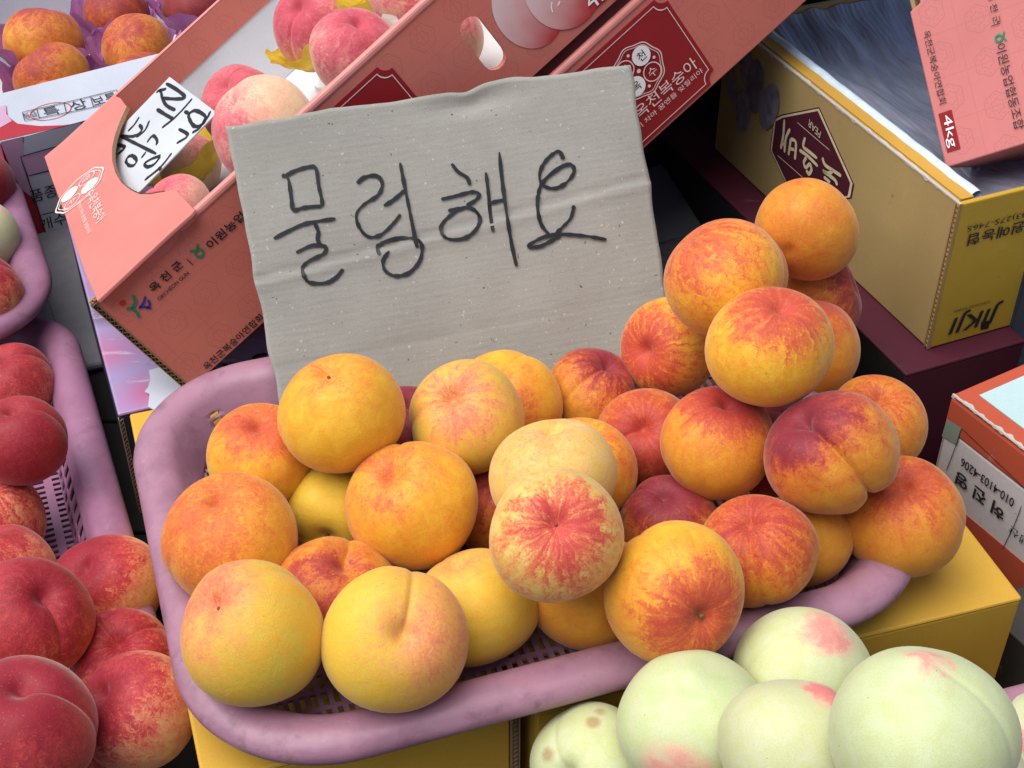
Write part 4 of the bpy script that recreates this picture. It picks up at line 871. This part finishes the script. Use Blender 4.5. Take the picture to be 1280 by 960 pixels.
for i in range(160):
    p = gO + gx * (ga * i / 159) + ZU * (GH + .0036); w0, w1 = .0004 + .0042 * max(0, noise.noise(V((i * .23, 1.7, 0)))) + .0005 * rnd.random(), .0006 + .0045 * max(0, noise.noise(V((i * .19, 8.3, 0)))) + .0005 * rnd.random()
    vs += [p - gy * .0010 - ZU * w0, p - gy * .0006 + ZU * .0004, p + gy * w1 + ZU * .0004]
    if i: k = 3 * i; fs += [(k - 3, k - 2, k + 1, k), (k - 2, k - 1, k + 2, k + 1)]
mesh('frayed_edge', vs, fs, bpy.data.materials['torn_white_board'], gro)
def gp(x, y): return onplane(x, y, gO, gy) - gy * .0007
sw = [gp(1184.5, 523), gp(1203, 535), gp(1197, 556), gp(1178, 545)]
mesh('green_strip', sw, [(0, 1, 2, 3)], board('sage_print', (.22, .27, .23)), gro)
lines = [[(1203, 535), (1194, 562), (1184, 588)], [(1203, 535), (1240, 570), (1282, 610)], [(1278, 632), (1268, 658), (1254, 686)]]
strokes('label_rule', [[gp(*p) for p in l] for l in lines], -gy, .0007, BINK, gro, wob=0, lift=.0003)
text('lettering', '010-4103-4206', gp(1235, 602), -gx, -ZU, BINK, gro, width=.056, height=.0085, bold=.015)
text('lettering', '허 진 영', gp(1226, 619), -gx, -ZU, BINK, gro, width=.052, height=.0135, bold=.03)
text('lettering', '생산', gp(1275, 670), -gx, -ZU, BINK, gro, width=.020, height=.0085)

cl = mesh('steel_blue_crate', [], [], DARKB, None) if False else None
blue = carton('blue_crate', 'dark blue box at the far end of the gold carton face', V((.468, .292, TZ)), U23, V23, .2, .10, -TZ + .055, {'all': board('slate_blue_board', (.030, .045, .065))})
paleb = carton('pale_carton', 'pale lilac white carton behind the dark blue box', V((.478, .402, TZ)), U23, V23, .2, .2, -TZ + .115, {'all': board('lilac_white_board', (.55, .55, .66))}) if False else None
lowc = carton('printed_carton', 'dark printed carton with rows of marks beyond the yellow carton corner', V((.415, .02, TZ)), axes(30)[0], axes(30)[1], .22, .12, .07, {'all': board('black_print_board', (.05, .045, .045), wear=.6)})
# black bag and grey sheet behind the heap
def blob(name, label, cat, C_, rx, ry, rz, mat, seed, deg=20, amp=.12):
    X_, Y_ = axes(deg); vs, fs = [], []; n, k = 48, 28
    for j in range(k + 1):
        th = math.pi * j / k
        for i in range(n):
            a = TAU * i / n; d = V((math.sin(th) * math.cos(a), math.sin(th) * math.sin(a), math.cos(th))); e = .62
            sg = lambda v_: math.copysign(abs(v_) ** e, v_)
            r_ = 1 + amp * noise.noise(d * 2.3 + V((seed, 0, 0))) + amp * .4 * noise.noise(d * 7 + V((0, seed, 0)))
            vs.append(V(C_) + X_ * (sg(d.x) * rx * r_) + Y_ * (sg(d.y) * ry * r_) + ZU * (sg(d.z) * rz * r_))
    for j in range(k):
        for i in range(n): fs.append((j * n + i, j * n + (i + 1) % n, (j + 1) * n + (i + 1) % n, (j + 1) * n + i))
    o = mesh(name, vs, fs, mat, None, True); tag(o, label, cat); return o
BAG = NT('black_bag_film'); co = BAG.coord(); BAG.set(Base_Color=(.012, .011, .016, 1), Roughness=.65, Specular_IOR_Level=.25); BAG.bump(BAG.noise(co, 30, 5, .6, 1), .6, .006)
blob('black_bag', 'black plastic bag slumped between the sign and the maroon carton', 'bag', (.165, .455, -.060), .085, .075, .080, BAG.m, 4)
bkc = carton('dark_filler_box', 'added dark box filling the black shade behind the maroon carton', V((.13, .72, TZ)), U23, V23, .30, .25, .27, {'all': DARKB})  # added box, covers the lit planks so the background falls black
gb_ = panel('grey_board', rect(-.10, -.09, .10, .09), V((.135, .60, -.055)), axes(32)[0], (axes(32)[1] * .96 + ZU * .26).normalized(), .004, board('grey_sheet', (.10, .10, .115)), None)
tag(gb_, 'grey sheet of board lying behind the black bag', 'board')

# ------------------------------------------------------------ left: printed carton, torn card, foam lid, labelled nectarine box
z8 = -.030; e0, e1, e2 = atz(100, 335, z8), atz(148, 517, z8), atz(206, 493, z8)
ey8 = (e0 - e1).normalized(); ex8 = V((ey8.y, -ey8.x, 0))
m = NT('peach_picture_print'); co = m.coord(); w_ = m.noise(co, 9, 3, .5, .6); v2 = m.voronoi(co, 15); st8 = m.noise(m.vmath('MULTIPLY', co, (18, 70, 20)), 1, 4, .7)
col = m.ramp(m.math('ADD', m.math('MULTIPLY', v2, .7), m.math('MULTIPLY', w_, .5)), [(.18, (.52, .13, .24)), (.42, (.40, .22, .42)), (.62, (.34, .28, .50)), (.85, (.16, .10, .20))])
col = m.mix(m.map(st8, .58, .72, 0, .7), col, (.62, .62, .74)); m.set(Base_Color=col, Roughness=.35, Specular_IOR_Level=.5); m.bump(w_, .2, .002)
NAVY = board('navy_board', (.012, .026, .045), wear=.25)
pc8 = carton('printed_peach_carton', 'dark blue carton with a printed peach picture on top, under the tilted salmon carton', V((e1.x, e1.y, TZ)), ex8, ey8, .21, .36, z8 - TZ - .004, {'all': NAVY, 'top': m.m})
corrugated('corrugated_edge', V((e1.x, e1.y, TZ)) - ex8 * .001 - ey8 * .001, V((e1.x, e1.y, z8 - .006)) - ex8 * .001 - ey8 * .001, ex8, .004, ey8 * .004, KRAFT, pc8)
pl8 = [(186, 463), (199, 459), (206, 461), (240, 483), (262, 476), (352, 440), (352, 500), (232, 517), (193, 512), (185, 508), (186, 500), (187, 492), (181, 489), (185, 484), (188, 474)]
zc = z8 + .003
cd8 = panel('torn_card', [(lambda p: (p.x, p.y))(atz(x, y, zc)) for x, y in pl8], V((0, 0, zc)), V((1, 0, 0)), V((0, 1, 0)), .0012, board('white_card', (.58, .62, .72), wear=.2), None, bw=0)
tag(cd8, 'torn white card with black marker strokes between the salmon carton and the pink basket', 'card')
strokes('handwriting', [[atz(x, y, zc) for x, y in l] for l in ([(278, 456), (288, 461), (290, 470)], [(334, 443), (318, 447), (325, 458)], [(333, 451), (345, 450)], [(336, 462), (346, 461)])], ZU, .004, MINK, cd8)
fo = atz(108, 405, TZ + .012)
fm = flat('grey_foam', (.15, .15, .17), .7, .3, .1); UF, VF = axes(24)
fl8 = thing('foam_lid', 'grey foam box lid lying under the far purple basket', 'lid', (fo.x, fo.y, TZ))
bevel(panel('lid_plate', rect(-.42, -.07, .03, .45), V((fo.x, fo.y, TZ + .012)), UF, VF, .011, fm, fl8, bw=0), .006, 3)
bevel(panel('raised_panel', rect(-.40, .0, -.028, .43), V((fo.x, fo.y, TZ + .0225)), UF, VF, .010, fm, fl8, bw=0), .007, 3)
# box with grade label
z7 = -.015; h0 = atz(1, 180, z7); h1 = atz(98, 154, z7); hx = (h1 - h0); hx.z = 0; hx.normalize(); hy = V((-hx.y, hx.x, 0))
RED7 = board('red_gloss_print', (.42, .02, .04), rough=.35, wear=.08, spots=.1); MAU = board('mauve_print', (.55, .34, .50), rough=.35, wear=.05, spots=.1); WHT7 = board('white_gloss_print', (.50, .54, .62), rough=.3, wear=.05, spots=.1)
nb = thing('nectarine_box', 'red and white grade label box of orange nectarine peaches in purple paper', 'box', h0 + hx * .15 + hy * .15)
H7 = V((h0.x, h0.y, z7)); w7, d7, hh = .42, .44, .128
frp = panel('front_panel', rect(0, -hh, w7, 0), H7, hx, ZU, .004, RED7, nb)
panel('side_panel', rect(0, -hh, d7, 0), H7 + hy * d7, -hy, ZU, .004, RED7, nb); panel('side_panel', rect(.005, -hh, d7, 0), H7 + hx * w7, hy, ZU, .004, RED7, nb)
panel('back_panel', rect(0, -hh, w7, .02), H7 + hy * d7 + hx * w7, -hx, ZU, .004, WHITEB, nb); panel('floor_panel', rect(.005, .005, w7 - .005, d7 - .005), H7 - ZU * (hh - .004), hx, hy, .003, WHITEB, nb)
led = (atz(0, 131, z7 + .02) - H7); sl7 = (hy * .074 + ZU * .022).normalized(); lw = .072
fl7 = panel('top_flap', rect(-.004, 0, w7, lw), H7 + ZU * .0012, hx, sl7, .0022, WHT7, nb, bw=0)
sln = hx.cross(sl7).normalized()
def fl7p(x, y): return onplane(x, y, H7 + ZU * .0012, sln) + sln * .0006
m7 = lambda pts, nm, mt, par, f: mesh(nm, [f(*p) for p in pts], [tuple(range(len(pts)))], mt, par)
m7([(-8, 178), (45, 166), (90, 155.5), (78, 157), (50, 158), (22, 155), (10, 146), (8, 133), (-8, 136)], 'red_sweep', RED7, fl7, fl7p)
m7([(-8, 165), (15, 152), (8, 143), (8, 132), (-8, 136)], 'mauve_sweep', MAU, fl7, lambda x, y: fl7p(x, y) + sln * .0004)
strokes('table_rule', [[fl7p(*p) for p in l] for l in ([(28, 141), (90, 127), (146, 113)], [(31, 151.5), (92, 140), (150, 127)], [(28, 141), (31, 151.5)], [(46, 137), (49, 148)], [(80, 129.5), (83, 142)], [(113, 121.5), (117, 135)], [(146, 113), (150, 127)])], sln, .0009, BINK, fl7, wob=0)
FX, FY = hx, sl7
for ch, x, y, w_, h_ in (('등급', 38, 144.5, .014, .008), ('특', 64, 139.5, .017, .014), ('상', 98, 131.5, .018, .015), ('보통', 131, 124.5, .028, .014)): text('lettering', ch, fl7p(x, y), FX, FY, BINK, fl7, width=w_, height=h_, lift=.0002)
c = fl7p(63.5, 139.5); ring('grade_circle', c, FX, FY * .55, .0215, .0228, REDINK, fl7, n=40)
def f7(x, y): return onplane(x, y, H7, hy) - hy * .0006
m7([(0, 177), (30, 170), (30, 190), (34, 215), (42, 248), (26, 236), (14, 212)], 'mauve_sweep', MAU, frp, f7)
m7([(27, 172), (100, 153), (118, 190), (118, 262), (44, 250), (33, 216)], 'white_field', WHT7, frp, f7)
m7([(25, 195), (118, 170), (118, 196), (35, 219)], 'mauve_header', MAU, frp, lambda x, y: f7(x, y) - hy * .0004)
m7([(35, 219), (118, 200), (118, 276), (57, 290)], 'white_field', WHT7, frp, lambda x, y: f7(x, y) - hy * .0006)
strokes('table_rule', [[f7(*p) - hy * .0007 for p in l] for l in ([(25, 195), (40, 240), (57, 291)], [(25, 195), (60, 185), (118, 170)], [(57, 291), (85, 285), (118, 276)], [(35, 219), (60, 213), (118, 199)], [(50, 268), (75, 262), (118, 252)])], -hy, .0011, BINK, frp, wob=0)
text('lettering', '품종', f7(54, 241), hx, ZU, BINK, frp, width=.030, height=.015, lift=.0012)
text('lettering', '개수', f7(66, 276), hx, ZU, BINK, frp, width=.030, height=.015, lift=.0012)
GN = 'orange nectarine peaches in the grade label box'; NPOS = []
for (px, py, rp, t, lab, kw) in (
    (54, 52, 48, 1.73, 'orange peach with dusky red shoulders at the back of the grade label box', dict(stem=(60, 5), amt=.12, wdir=.5, wst=.5, wn=.3)),
    (68, 98, 49, 1.69, 'orange peach with a bright yellow cheek by the white flap', dict(stem=(40, 60), blush=(50, 70), amt=.08, wdir=.5, wst=.3, wn=.4)),
    (78, 132, 40, 1.66, 'small orange peach mostly hidden by the white flap', dict(stem=(75, 95), amt=.15, wdir=.3, wst=.3)),
    (146, 16, 40, 1.77, 'red orange peach at the top of the grade label box', dict(amt=.5, wst=.4)),
    (171, 62, 45, 1.72, 'orange peach with a small brown stem scar in purple paper', dict(stem=(157, 48), blush=(170, 30), amt=.12, wdir=.35, wst=.35, groove=.2, cav=.3)),
    (183, 106, 42, 1.67, 'pinkish orange peach against the salmon carton edge', dict(stem=(190, 70), amt=.3, wdir=.3, wst=.3)),
    (245, 8, 42, 1.79, 'dark red peach behind the salmon carton edge', dict(amt=.85, wst=.3))):
    p = atd(px, py, t); NPOS.append((p, rp * t / FPX)); peach(p, rp * t / FPX, lab, GN, pal='nec', pol=.1, fuzz=.25, **kw)
GPT = 'purple tissue paper in the grade label box'
for k, (i, lab) in enumerate(((0, 'purple tissue paper round the dusky shouldered peach'), (1, 'purple tissue paper standing up beside the yellow cheeked peach'), (4, 'purple tissue paper round the scarred orange peach'), (3, 'purple tissue paper round the red orange peach'), (6, 'purple tissue paper by the dark red peach'))):
    tissue(NPOS[i][0], NPOS[i][1], V((.05, .05, 1)), PTIS, lab, GPT, 20 + k, flare=.45, hi=.05, pts=5)
bpy.data.scenes.remove(TMP)
